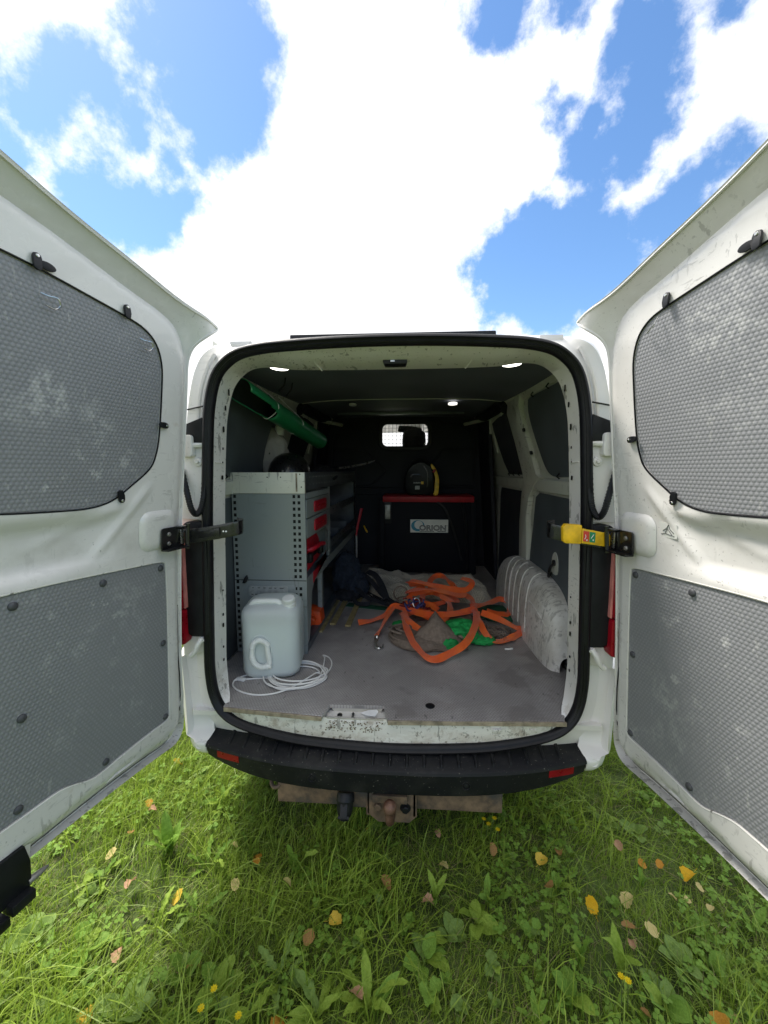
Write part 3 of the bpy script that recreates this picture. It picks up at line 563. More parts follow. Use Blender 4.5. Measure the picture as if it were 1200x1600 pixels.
        P_ = [(xi, yi + .004), (xi + .25 * (xc - xi), yi), (xc - .012, yi + (yc - yi) * .25), (xc, yc), (xc + .25 * dx_, yc + .022), (xc + .60 * dx_, yc + .085), (xc + .86 * dx_, yc + .17), (xo, yc + .28), (xo + .01, .60), (.90, .60), (.90, .12)]
        loops.append([Vector((sx * x, y, z)) for x, y in P_])
    b = MB(); b.loft(loops, True, True, True); bc = b.build('bumper_corner', M['paint'], van, 0, 2, 38)
    b = MB(); b.lathe([(.012, .001), (.0135, .004), (.016, .004), (.017, .0)], (sx * .803, -.026, .408), (-sx * .12, -1, .1), 20); b.lathe([(.0, .003), (.009, .002), (.0095, 0)], (sx * .803, -.026, .408), (-sx * .12, -1, .1), 16); b.build('parking_sensor', M['paint'], bc)
# ------------------------------------------------------------------ bumper
def bfront(x): return -.128 + .098 * (abs(x) / .765) ** 2.6
def bbot(x): return .292 + .058 * (abs(x) / .745) ** 4
b = MB(); loops = []
for x in np.linspace(-.748, .748, 41):
    f_ = bfront(x); zb = bbot(x); zt = .408 + .012 * (abs(x) / .75) ** 2
    loops.append([Vector((x * (1 + .034 * (1 - dy / .16)), f_ + dy, z)) for dy, z in ((.16, zt + .030), (.085, zt + .026), (.05, zt + .014), (.012, zt + .004), (.004, zt - .002), (.0, zt - .012), (.010, zt - .02), (.011, zt - .028), (.013, zb + .03), (.018, zb + .010), (.034, zb), (.16, zb - .002))])
b.loft(loops, True, True, True); bumper = b.build('bumper', M['bumper'], van, 0, angle=28)
for k in range(21):   # moulded tread ribs on the step
    x = -.67 + k * .067
    f_ = bfront(x); zt = .408 + .012 * (abs(x) / .75) ** 2
    b = MB(); b.loft([[Vector((x + a_ * wd, f_ + dy, zt + dz + (h_ * 1.7 if abs(a_) < .9 else -.002))) for a_ in (-1, -.5, .5, 1)] for dy, wd, dz, h_ in ((.020, .004, .006, -.001), (.026, .0065, .009, .0045), (.05, .008, .014, .0055), (.085, .010, .026, .0055))], False); b.build('tread_rib', M['bumper'], bumper)
for sx in (-1, 1):
    x0, x1 = (.618, .722)
    b = MB(); b.loft([[Vector((sx * x, bfront(x) + dy, z)) for x in np.linspace(x0, x1, 8)] for z, dy in ((.366, .02), (.366, .006), (.397, .003), (.397, .02))], False); b.build('reflector', M['red_lens'], bumper, 0)
    xs = -.305 if sx < 0 else .295
    b = MB(); b.lathe([(.012, .0), (.0135, .003), (.016, .003), (.0175, .0)], (xs, bfront(xs) + .010, .352), (0, -1, .06), 20); b.lathe([(.0, .003), (.008, .002), (.009, 0)], (xs, bfront(xs) + .010, .352), (0, -1, .06), 16); b.build('parking_sensor', M['bumper'], bumper)
# ------------------------------------------------------------------ tow bar
b = MB(); b.prism([(-.015, .135), (-.015, .215), (.0, .232), (.075, .232), (.075, .135)], lambda a_, b_, d: (d, a_, b_), -.475, .455); tow = b.build('tow_bar', M['rust'], van, .004)
for x in (-.375, .34):
    b = MB(); b.lathe([(.062, 0), (.062, .012), (.052, .016), (.044, .010), (.034, .022), (.0, .022)], (x, .035, .230), (0, 0, 1), 28); b.build('bar_mount', M['rust'], tow)
b = MB(); b.prism([(-.098, .262), (-.083, .262), (-.07, .238), (.07, .238), (.085, .262), (.10, .262), (.104, .145), (.075, .115), (-.05, .112), (-.098, .15)], lambda a_, b_, d: (a_ + .005, d, b_), -.062, -.045); b.build('coupling_plate', M['rust'], tow, .003)
for x in (-.088, .098):
    b = MB(); b.box(x - .007, x + .007, -.062, .0, .14, .262); b.build('plate_flange', M['rust'], tow, .003)
b = MB(); b.box(-.07, .07, -.075, -.058, .205, .238); b.build('clamp', M['rust'], tow, .004)
b = MB(); b.tube(catmull([(.003, -.06, .165), (.003, -.10, .165), (.003, -.128, .185), (.003, -.132, .225)], 6), [.022 - .0004 * k for k in range(19)], 14); b.lathe([(.0, .027)] + [(.027 * math.sin(q), .027 * math.cos(q)) for q in np.linspace(.15, 2.7, 12)], (.003, -.132, .243), (0, 0, 1), 24); b.build('tow_ball', M['rust_ball'], tow)
for x, z, mm in ((-.048, .185, 'rust'), (.062, .18, 'black_plastic')):
    b = MB(); b.lathe([(.016, 0), (.016, .016), (.013, .018), (.0, .018)], (x, -.06, z), (0, -1, 0), 6); b.lathe([(.022, 0), (.022, .003), (.0, .003)], (x, -.06, z), (0, -1, 0), 20); b.build('bolt', M[mm], tow)
b = MB(); b.box(-.175, -.09, -.055, -.048, .165, .24); b.build('socket_bracket', M['rust'], tow, .003)
b = MB(); b.lathe([(.0, .0), (.032, .0), (.036, .012), (.036, .03), (.033, .034), (.032, .055), (.026, .075), (.016, .092), (.0, .096)], (-.178, -.058, .232), (0, -.55, -.83), 22); sk = b.build('trailer_socket', M['black_plastic'], tow)
b = MB(); b.obox((-.178, -.112, .198), [(1, 0, 0), (0, -.55, -.83), (0, -.83, .55)], (.014, .022, .006)); b.obox((-.178, -.12, .178), [(1, 0, 0), (0, -.55, -.83), (0, -.83, .55)], (.022, .005, .006)); b.build('flap', M['black_plastic'], sk, .002)
for q in [tow] + list(tow.children) + list(sk.children): q.data.transform(Matrix.Translation((0, -.01, .032)))
b = MB(); b.tube(catmull([(-.50, .02, .262), (-.505, -.012, .244), (-.485, -.03, .236), (-.462, -.015, .243), (-.458, .03, .268)], 6), .008, 8); b.build('towing_eye', M['rust'], van)

# ------------------------------------------------------------------ load floor
flo = [(-.70, -.012), (-.60, -.022), (-.275, -.050), (-.257, .028), (-.030, .034), (-.012, -.058), (.25, -.052), (.685, -.022), (.70, .02), (.735, .10), (.80, .13), (.845, .18), (.845, 2.54), (-.86, 2.54), (-.86, .14), (-.74, .12), (-.715, .06)]
b = MB(); b.prism(flo, lambda a_, b_, d: (a_, b_, d), FZ - .016, FZ); b.build('floor_board', M['floor'], van, .0015, 1)
for p0, p1, mm in (((-.695, -.0155), (-.275, -.0535), 'ply_edge'), ((-.010, -.0605), (.69, -.026), 'ply_edge')):
    p0, p1 = Vector((*p0, 0)), Vector((*p1, 0)); t = (p1 - p0).normalized(); nn = Vector((t.y, -t.x, 0))
    b = MB(); b.obox((p0 + p1) / 2 + Vector((0, 0, FZ - .009)) + nn * .0025, [t, nn, (0, 0, 1)], ((p1 - p0).length / 2, .0042, .0085)); b.build('floor_edge', M[mm], van, .0012, 1)
b = MB(); b.lathe([(.020, -.001), (.020, .0012), (.019, .0016), (.0, .0016)], (.162, .045, FZ), (0, 0, 1), 28); b.build('floor_cap', M['black_plastic'], van)
b = MB(); b.box(-.84, .84, .0, 2.6, .525, .545); b.build('floor_pan', M['paint_worn'], van)
# lock recess in the sill
b = MB(); b.loft([[(-.262, -.03, .556), (-.025, -.03, .556)], [(-.245, -.028, .536), (-.045, -.028, .536)], [(-.242, .03, .537), (-.048, .03, .537)], [(-.256, .034, .574), (-.030, .036, .574)]], False); rec = b.build('lock_recess', M['recess_paint'], van)
b = MB(); b.prism(smooth2([(-.205, .006), (-.165, .016), (-.12, .012), (-.095, -.008), (-.11, -.026), (-.155, -.032), (-.195, -.022)], 3, True), lambda a_, b_, d: (a_, b_, d), .537, .542); b.build('lock_plate', M['dull_steel'], rec, .001, 1)
b = MB(); b.lathe([(.0, .012), (.006, .012), (.011, .010), (.012, .0)], (-.212, .006, .537), (0, -.3, 1), 14); b.build('lock_screw', M['black_metal'], rec)
b = MB(); b.tube(catmull([(-.16, .018, .545), (-.155, .0, .556), (-.158, -.02, .545)], 5), .005, 8); b.build('striker', M['black_metal'], rec)
b = MB()
for k in range(260):
    x = rng.uniform(-.26, -.03); y = rng.choice([rng.uniform(-.03, .025), rng.uniform(-.055, -.035)]); z = .5385 if y > -.03 else .556 + (y + .03) * 1.6
    r_ = rng.uniform(.0006, .002); b.obox((x, y, z), [(1, rng.random(), 0), (-rng.random(), 1, .2), (0, 0, 1)], (r_ * 1.5, r_, r_ * .6))
o = b.build('crumbled_dirt', M['grime'], rec); o['kind'] = 'stuff'
for x in (.42, .56):      # pressed lugs on the sill lip
    b = MB(); b.obox((x, bow(x) + .004, .523), [(1, 0, 0), (0, 1, .35), (0, -.35, 1)], (.018, .006, .017)); b.build('sill_lug', M['frame_paint'], van, .004)
# side post slots and holes: near-black plates stand in for their shade
for sx in (-1, 1):
    for z, w_, h_ in ((1.873, .004, .013), (1.800, .004, .010), (1.716, .005, .012), (1.655, .003, .003), (1.628, .003, .005), (1.512, .006, .009), (1.585, .0025, .003), (1.02, .003, .004), (.93, .004, .006), (.885, .005, .009), (.79, .004, .005), (.735, .004, .006)):
        i = min(range(NA), key=lambda k: abs(Bl[k].z - z) + (10 if Bl[k].x * sx < 0.3 else 0))
        p = A_in[i].lerp(Bl[i], .70); dv = (Bl[i] - A_in[i]).normalized(); nn = dv.cross(Vector((0, 0, 1))).normalized()
        if nn.y > 0: nn = -nn
        hp_ = MB(); hp_.prism(rrect(-w_, w_, -h_, h_, min(w_, h_) * .8, 3), lambda a_, b_, d: p + dv * a_ + Vector((0, 0, b_)) + nn * d, .0045, .0065); hp_.build('post_slot', M['hole'], van)
    for z in (1.61,):
        i = min(range(NA), key=lambda k: abs(Bl[k].z - z) + (10 if Bl[k].x * sx < 0.3 else 0))
        p = A_in[i].lerp(Bl[i], .6); dv = (Bl[i] - A_in[i]).normalized()
        b = MB(); b.tube([p - dv * .035 + Vector((0, -.004, .0)), p + dv * .035 + Vector((0, -.004, -.004 if z > 1 else .012 * -sx))], .003, 5); b.build('post_joint', M['paint_worn'], van)
# header: latch cover and lamps
b = MB(); b.prism([(-.030, 1.962), (-.036, 1.972), (-.034, 1.992), (-.02, 1.999), (.042, 1.999), (.056, 1.992), (.058, 1.972), (.052, 1.962)], lambda a_, b_, d: (a_ + .0, d, b_), .045, .10); lc = b.build('header_latch', M['black_plastic'], van, .003)
b = MB(); b.tube(catmull([(-.012, .043, 1.983), (-.006, .041, 1.987), (.008, .041, 1.987), (.014, .043, 1.983)], 4), .0028, 6); b.lathe([(.003, 0), (.003, .003), (0, .003)], (.034, .045, 1.986), (0, -1, 0), 8); b.box(-.006, .010, .042, .047, 1.970, 1.976); b.build('latch_catch', M['steel'], lc)
for x, z in ((-.30, 1.965), (.30, 1.965)):
    b = MB(); b.tube([(x, -.01, 2.0), (x + .004 * (1 if x > 0 else -1), .06, 1.975), (x - .012 * (1 if x > 0 else -1), .113, 1.958)], .0028, 5); b.build('header_joint', M['paint_worn'], van)
for sx in (-1, 1):
    b = MB(); b.tube(catmull([(sx * .50, .055, 1.984), (sx * .53, .05, 1.986), (sx * .575, .045, 1.985)], 4), [.001, .002, .0035, .004, .004, .003, .003, .002, .001], 6); b.build('header_slot', M['hole'], van)
    b = MB(); b.prism(smooth2(circle(0, 0, 1, 16), 2, True), lambda a_, b_, d: (sx * .482 + a_ * .040, .17 + b_ * .05, d), 1.985, 1.999); lh = b.build('interior_lamp', M['lamp'], van, .004); 
    b = MB(); b.prism(smooth2(circle(0, 0, 1, 16), 2, True), lambda a_, b_, d: (sx * .482 + a_ * .046, .172 + b_ * .058, d), 1.994, 2.010); b.build('lamp_rim', M['white_plastic'], lh)
for x, y, z, s_ in ((.385, 1.50, 2.046, 'lamp_small'), (-.36, 1.50, 2.046, 'lamp')):
    b = MB(); b.prism(circle(0, 0, 1, 18), lambda a_, b_, d: (x + a_ * (.034 if x > 0 else .028), y + b_ * .05, d), z - .006, z + .006); lh = b.build('interior_lamp', M[s_] if x > 0 else M['white_plastic'], van, .003)

# ------------------------------------------------------------------ inside of the load space
def wx(z):   # inner face of the side wall
    return .872 if z < 1.40 else .872 - .10 * sstep(1.40, 2.08, z) - .012 * (z - 1.4)
def wall_pts(poly, sub=1): return poly
def on_wall(sx, poly, name, m, d0=0.0, d1=.008, bevel=.0015, parent=van):
    b = MB(); b.prism(poly, lambda a_, b_, d: (sx * (wx(b_) - d), a_, b_), d0, d1); return b.build(name, M[m], parent, bevel, 1)
for sx in (-1, 1):
    b = MB(); b.loft([[Vector((sx * wx(z), y, z)) for z in np.linspace(.53, 2.10, 26)] for y in (.16, 1.2, 2.62)], False); b.build('side_wall', M['paint_inner'], van)
    # waist rail, vertical post and cantrail stand proud of the wall
    b = MB(); b.prism([(1.425, .0), (1.432, .030), (1.50, .036), (1.515, .0)], lambda a_, b_, d: (sx * (wx(1.45) + .006 - b_), d, a_), .16, 2.5); b.build('waist_rail', M['paint_inner'], van, .006)
    post = [(1.10, 1.0), (1.14, 1.25), (1.10, 1.38), (.98, 1.47), (.86, 1.512), (.93, 1.53), (.96, 1.60), (1.03, 1.85), (1.05, 1.96), (1.0, 2.02), (1.30, 2.04), (1.36, 1.95), (1.28, 1.75), (1.20, 1.55), (1.215, 1.47), (1.27, 1.40), (1.30, 1.2), (1.28, .95), (1.25, FZ), (1.18, FZ)]
    if sx < 0: post = [(1.10, 1.0), (1.14, 1.25), (1.14, 1.38), (1.12, 1.47), (1.09, 1.512), (1.08, 1.56), (1.07, 1.65), (1.07, 1.85), (1.07, 1.96)] + post[9:]
    b = MB(); b.prism(post, lambda a_, b_, d: (sx * (wx(b_) + .004 - d), a_, b_), 0, .034); b.build('body_post', M['paint_inner'], van, .008, 2)
    b = MB(); b.loft([[Vector((sx * x, y, z)) for x, z in ((.80, 1.975), (.765, 1.985), (.735, 2.02), (.70, 2.05 + .02 * (y > .5)))] for y in (.18, .8, 1.4, 2.5)], False); b.build('cant_rail', M['paint_inner'], van, angle=25)
    up = smooth2([(.22, 1.56), (.24, 1.525), (.5, 1.522), (.70, 1.522), (.80, 1.56), (.87, 1.66), (.94, 1.86), (.93, 1.955), (.86, 1.977), (.5, 1.97), (.25, 1.965), (.22, 1.9)], 3, True)
    if sx < 0: up = smooth2([(.22, 1.56), (.24, 1.525), (.5, 1.522), (.9, 1.522), (1.06, 1.525), (1.075, 1.66), (1.07, 1.86), (1.06, 1.955), (.95, 1.977), (.5, 1.97), (.25, 1.965), (.22, 1.9)], 3, True)
    on_wall(sx, up, 'upper_wall_lining', 'wall_lining', .0, .007)
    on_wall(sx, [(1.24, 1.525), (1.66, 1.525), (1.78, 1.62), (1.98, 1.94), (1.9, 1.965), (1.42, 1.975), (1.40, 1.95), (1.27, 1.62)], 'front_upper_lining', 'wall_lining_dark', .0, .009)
    on_wall(sx, [(.18, FZ + .002), (.18, 1.41), (.95, 1.418), (1.02, 1.39), (1.05, 1.20), (1.09, 1.02), (1.12, FZ + .002)], 'lower_wall_lining', 'wall_lining', .001, .009)
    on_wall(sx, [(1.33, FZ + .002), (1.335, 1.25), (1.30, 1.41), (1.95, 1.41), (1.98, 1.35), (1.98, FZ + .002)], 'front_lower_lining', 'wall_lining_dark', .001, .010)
    on_wall(sx, [(2.02, FZ), (2.02, 2.0), (2.5, 2.0), (2.5, FZ)], 'front_post_lining', 'bulkhead', .0, .03)
    # sliding door runner, dark with a pale edge
    b = MB(); b.tube(catmull([(sx * .745, 1.36, 1.99), (sx * .735, 1.45, 2.035), (sx * .735, 1.62, 2.03), (sx * .73, 1.95, 2.025), (sx * .72, 2.3, 2.03)], 6), .045, 10); b.build('door_runner', M['black_plastic'], van)
    b = MB(); b.tube(catmull([(sx * .775, 1.58, 1.975), (sx * .765, 1.8, 1.99), (sx * .70, 2.15, 2.0), (sx * .60, 2.42, 2.0)], 6), .017, 6); b.tube([(sx * .76, 2.0, 1.99), (sx * .77, 2.02, 1.87)], .012, 6); b.build('runner_edge', M['paint_inner'], van)
    on_wall(sx, [(1.93, 1.70), (1.98, 1.70), (2.03, 1.95), (1.60, 1.992), (1.60, 1.98), (1.95, 1.95)], 'window_edge', 'paint_inner', .002, .014)
    for a_, z in ((.98, 1.80), (.92, 1.66)):   # black tabs holding the lining
        b = MB(); b.prism(rrect(-.022, .022, -.011, .011, .010), lambda p, q, d: (sx * (wx(z + q) - .0085 - d), a_ + p, z + q), .028, .036); b.build('lining_clip', M['black_plastic'], van, .002)
    for a_, z in ((.40, 1.523), (.60, 1.523), (.55, 1.973), (.80, 1.978), (1.35, 1.528), (1.5, 1.528), (1.63, 1.528)):
        b = MB(); b.tube([(sx * (wx(z) - .012), a_, z - .012), (sx * (wx(z) - .022), a_ + .012, z), (sx * (wx(z) - .012), a_ + .003, z + .016)], .004, 5); b.build('lining_clip', M['black_plastic'], van)
    # wheel arch box with pressed ribs
    def arch_pt(y, s_, bulge=0.0):
        q = max(0.0, 1 - abs((y - 1.02) / (.66 if sx > 0 else .50)) ** 4.6) ** (1 / 3.0) if y < 1.02 else max(0.0, 1 - abs((y - 1.02) / .66) ** 2.8) ** (1 / 2.4)
        w_ = .135 * q ** .42 + bulge; h_ = .392 * q + bulge; th = s_ * math.pi / 2; k_ = 2 / 3.6
        return Vector((sx * (.872 - w_ * (math.cos(th) ** k_ if th < 1.5707 else 0)), y, FZ + h_ * math.sin(th) ** k_))
    b = MB(); b.loft([[arch_pt(y, s_) for s_ in np.linspace(0, 1, 17)] for y in np.concatenate([np.linspace(.361 if sx > 0 else .521, .56, 13), np.linspace(.59, 1.5, 24), np.linspace(1.53, 1.679, 9)])], False); wa = b.build('wheel_arch', M['arch'], van, angle=70)
    for y in (.72, .86, .98, 1.09, 1.20):
        b = MB(); b.tube([arch_pt(y + .05 * s_, s_, .0) for s_ in np.linspace(.02, .93, 18)], .005, 6); b.build('arch_rib', M['arch'], wa)
    b = MB(); b.tube([arch_pt(y, .30, .0) for y in np.linspace(.44, .7, 8)], .004, 5); b.build('arch_rib', M['arch'], wa)
# lashing ring in its cut-out above the right arch
b = MB(); b.prism(smooth2([(.60, 1.0), (.60, 1.08), (.64, 1.115), (.68, 1.08), (.68, 1.0)], 3, True), lambda a_, b_, d: (.872 - d, a_, b_), .009, .0125); lr = b.build('lashing_recess', M['paint_inner'], van)
b = MB(); b.tube(catmull([(.852, .625, 1.055), (.838, .64, 1.03), (.832, .645, .99), (.838, .66, .975), (.85, .66, 1.0)], 5), .008, 7); b.lathe([(.017, 0), (.017, .012), (.0, .012)], (.862, .64, 1.055), (-1, 0, 0), 14); b.build('lashing_ring', M['black_metal'], lr)
# ceiling boards with a seam bow, front header
def cz(y): return 2.022 + .055 * sstep(.2, 2.5, y)
b = MB(); b.loft([[Vector((x, y, cz(y) + .012 - .03 * (abs(x) / .74) ** 4)) for x in np.linspace(-.74, .74, 17)] for y in np.linspace(.19, 1.36, 8)], False); b.build('ceiling_board', M['ceiling'], van)
b = MB(); b.loft([[Vector((x, y, cz(y) + .014 - .03 * (abs(x) / .78) ** 4)) for x in np.linspace(-.78, .78, 17)] for y in np.linspace(1.385, 2.60, 8)], False); b.build('ceiling_board', M['ceiling'], van)
b = MB(); b.tube([Vector((x, 1.373, cz(1.37) + .014 - .03 * (abs(x) / .75) ** 4)) for x in np.linspace(-.75, .75, 17)], .006, 6); b.build('ceiling_seam', M['paint_inner'], van)
b = MB(); b.box(-.6, .56, 2.16, 2.20, cz(2.2) - .012, cz(2.2) + .02); b.build('roof_bow', M['rack_dark'], van, .006)
b = MB(); b.loft([[Vector((x, y, 2.105)) for x in np.linspace(-.86, .86, 5)] for y in (.40, 2.7)], False); b.build('roof_skin_inner', M['paint_inner'], van)
# bulkhead with its window
BY = 2.545
outer = [(-.87, .53), (.87, .53), (.87, 1.4), (.82, 1.9), (.78, 2.10), (-.78, 2.10), (-.82, 1.9), (-.87, 1.4)]
win = rrect(-.208, .252, 1.800, 2.018, .05, 6)
vv, ff = cdt([outer, win], [], [win])
b = MB(); b.add([(x, BY, z) for x, z in vv], ff); bulk = b.build('bulkhead', M['bulkhead'], van)
b = MB(); b.loft([[Vector((x, y, z)) for x, z in q] for q, y in ((win, BY + .03), (win, BY - .004), (offset(win, .012), BY - .016), (offset(win, .036), BY - .016), (offset(win, .044), BY))]); b.build('window_surround', M['black_plastic'], bulk, angle=40)
b = MB(); b.prism(win, lambda a_, b_, d: (a_, d, b_), BY + .022, BY + .027); b.build('window_pane', M['glass'], bulk)
b = MB()
for x in np.arange(-.18, .25, .0385): b.tube([(x, BY - .006, 1.80), (x, BY - .006, 2.018)], .0019, 5, cap=False)
for z in np.arange(1.825, 2.01, .0385): b.tube([(-.206, BY - .009, z), (.25, BY - .009, z)], .0019, 5, cap=False)
b.build('window_mesh', M['black_metal'], bulk)
def bead(P, name='pressed_bead', r=.011, closed=False):
    b = MB(); b.tube([(p.x, BY, p.y) for p in catmull([(x, z, 0) for x, z in P], 6, closed)], r, 6, closed); b.build(name, M['bulkhead'], bulk)
for sx in (-1, 1):
    bead([(sx * .20 + .02, 1.555), (sx * .34 + .02, 1.70), (sx * .40, 1.755), (sx * .52, 1.77), (sx * .70, 1.765)])
    bead([(sx * .20 + .02, 1.555), (sx * .24 + .02, 1.50), (sx * .34 + .02, 1.41), (sx * .44, 1.395), (sx * .70, 1.395)])
    bead([(sx * .35, 2.06), (sx * .38, 2.035), (sx * .46, 2.015), (sx * .55, 2.01), (sx * .66, 1.96), (sx * .71, 1.82), (sx * .73, 1.40)])
for z in (1.375, 1.30): bead([(-.7, z), (0, z), (.72, z)], r=.009)
# cab seats and the things that show through the window
def seat(x, w_):
    b = MB(); b.loft([[Vector((x + a_, y, z)) for a_, y in ((-w_, 2.78 - lean), (-w_ * .8, 2.70 - lean), (0, 2.69 - lean), (w_ * .8, 2.70 - lean), (w_, 2.78 - lean), (w_ * .8, 2.86 - lean), (0, 2.87 - lean), (-w_ * .8, 2.86 - lean))] for z, lean in ((1.0, -.2), (1.3, -.12), (1.6, -.04), (1.68, -.03))], True, True, True); st = b.build('cab_seat', M['skin_dark'], van, .02)
    b = MB(); b.loft([[Vector((x + a_ * k, 2.78 + y, z)) for a_, y in ((-.13, 0), (-.1, -.05), (.1, -.05), (.13, 0), (.1, .05), (-.1, .05))] for z, k in ((1.72, .7), (1.76, .95), (1.86, 1.0), (1.95, .95), (1.985, .6))], True, True, True); b.build('headrest', M['skin_dark'], st, .015)
seat(.46, .25); seat(.115, .2); seat(-.46, .25)
b = MB(); b.obox((.07, 3.14, 2.02), [(1, .1, -.25), (0, 1, .2), (.25, -.2, 1)], (.135, .014, .05)); mir = b.build('cab_mirror', M['black_plastic'], van, .012)
b = MB(); b.box(.055, .105, 3.02, 3.03, 1.845, 1.93); b.build('hanging_tag', M['red_plastic'], mir, .003)
b = MB(); b.box(-.92, .92, 3.5, 4.1, 1.05, 1.22); b.build('dashboard', M['black_plastic'], van, .04)
b = MB(); b.box(-.90, .90, 2.6, 4.0, .50, .54); b.build('cab_floor', M['black_plastic'], van)

# ------------------------------------------------------------------ rear doors
OUT = [(.022, .53), (.026, .475), (.060, .447), (.17, .460), (.38, .474), (.57, .483), (.76, .490), (.795, .52), (.80, .80), (.80, 1.5), (.80, 2.0), (.798, 2.24), (.79, 2.268), (.76, 2.264), (.60, 2.231), (.47, 2.203), (.28, 2.165), (.095, 2.128), (-.015, 2.102), (-.050, 2.084), (-.015, 2.050), (.012, 2.01), (.020, 1.95), (.022, 1.85), (.028, 1.57), (.038, 1.24), (.040, .83)]
STEP = [(.060, .60), (.066, .545), (.105, .515), (.20, .525), (.38, .535), (.57, .535), (.74, .54), (.77, .58), (.775, .9), (.775, 1.5), (.772, 2.0), (.755, 2.17), (.72, 2.185), (.602, 2.170), (.466, 2.146), (.281, 2.106), (.149, 2.080), (.080, 2.045), (.044, 1.965), (.038, 1.85), (.046, 1.57), (.054, 1.24), (.056, .83)]
UP = [(.70, 2.052), (.605, 2.053), (.51, 2.047), (.391, 2.034), (.285, 2.021), (.218, 2.006), (.172, 1.972), (.148, 1.912), (.146, 1.83), (.154, 1.68), (.168, 1.605), (.195, 1.556), (.268, 1.500), (.33, 1.460), (.40, 1.442), (.49, 1.441), (.62, 1.447), (.70, 1.455), (.735, 1.50), (.745, 1.75), (.74, 2.0), (.725, 2.04)]
LO = [(.70, 1.250), (.55, 1.249), (.43, 1.244), (.25, 1.234), (.152, 1.228), (.128, 1.219), (.118, 1.19), (.112, .90), (.110, .625), (.116, .603), (.135, .592), (.21, .592), (.34, .587), (.40, .583), (.435, .590), (.475, .610), (.515, .625), (.555, .628), (.66, .630), (.73, .632), (.745, .66), (.75, .9), (.748, 1.2), (.735, 1.24)]
def lean(z): return -0.04 + 0.055 * (z - 0.45) + 0.035 * max(0, z - 1.3)
OUTs, STEPs, UPs = smooth2(OUT, 4, True), smooth2(STEP, 4, True), smooth2(UP, 4, True)
LOs = smooth2(LO, 3, True)
def relief(u, z):
    """height of the inner door pressing over its leaning plane."""
    if not inside(STEPs, u, z):
        d = dist_poly(STEPs, u, z)
        if z > 1.90:
            k_ = sstep(1.90, 2.04, z); h = k_ * (.052 * sstep(.0, .10, d) + .10 * d - .004) + (1 - k_) * (-.35 * d - .005)
        elif z < .60: h = -.9 * d - .004
        else: h = -.35 * d - .005
    else:
        h = -.010 * (1 - sstep(0, .018, dist_poly(STEPs, u, z)))
    h -= .026 * sstep(.22, .46, u - .55 * (1.40 - z)) * sstep(1.262, 1.30, z) * (1 - sstep(1.385, 1.435, z))       # scooped belt
    h += .007 * math.exp(-((u - (.20 + .9 * (1.50 - z))) / .016) ** 2) * sstep(1.27, 1.32, z) * (1 - sstep(1.47, 1.52, z))   # pressed crease
    h += .005 * math.exp(-((u - (.235 + 2.6 * (1.47 - z))) / .03) ** 2) * sstep(1.33, 1.36, z) * (1 - sstep(1.43, 1.47, z))
    return h
def door_mesh(mir):
    off = .0
    pts = []
    for u in np.arange(-.07, .80, .0145):
        for z in np.arange(.46, 2.29, .0155):
            if inside(OUTs, u, z) and dist_poly(OUTs, u, z) > .006 and not ((inside(UPs, u, z) and dist_poly(UPs, u, z) > .02) or (inside(LOs, u, z) and dist_poly(LOs, u, z) > .02)):
                if min(dist_poly(STEPs, u, z), dist_poly(UPs, u, z), dist_poly(LOs, u, z)) > .004: pts.append((u, z))
    upi, loi = offset(UPs, -.006), offset(LOs, -.006)
    vv, ff = cdt([OUTs, STEPs, UPs, LOs, upi, loi], pts)
    V = []
    for u, z in vv:
        h = relief(u, z)
        for P in (UPs, LOs):
            if inside(P, u, z) and dist_poly(P, u, z) > .003: h -= .010
        V.append((mir * u, lean(z) + h, z))
    b = MB(); b.add(V, ff)
    # rim round to the outer skin
    n = len(OUTs)
    def skin(o_, w_): return [(mir * u, lean(z) * .6 + relief(*OUTs[i]) * .3 + w_, z) for i, (u, z) in enumerate(offset(OUTs, o_))]
    rim = [(mir * u, lean(z) + relief(u, z), z) for u, z in OUTs]
    b.loft([rim, skin(.003, -.020), skin(.003, -.045)])
    return b
def on_door(u, z, w=0.0, mir=1): return Vector((mir * u, lean(z) + w, z))
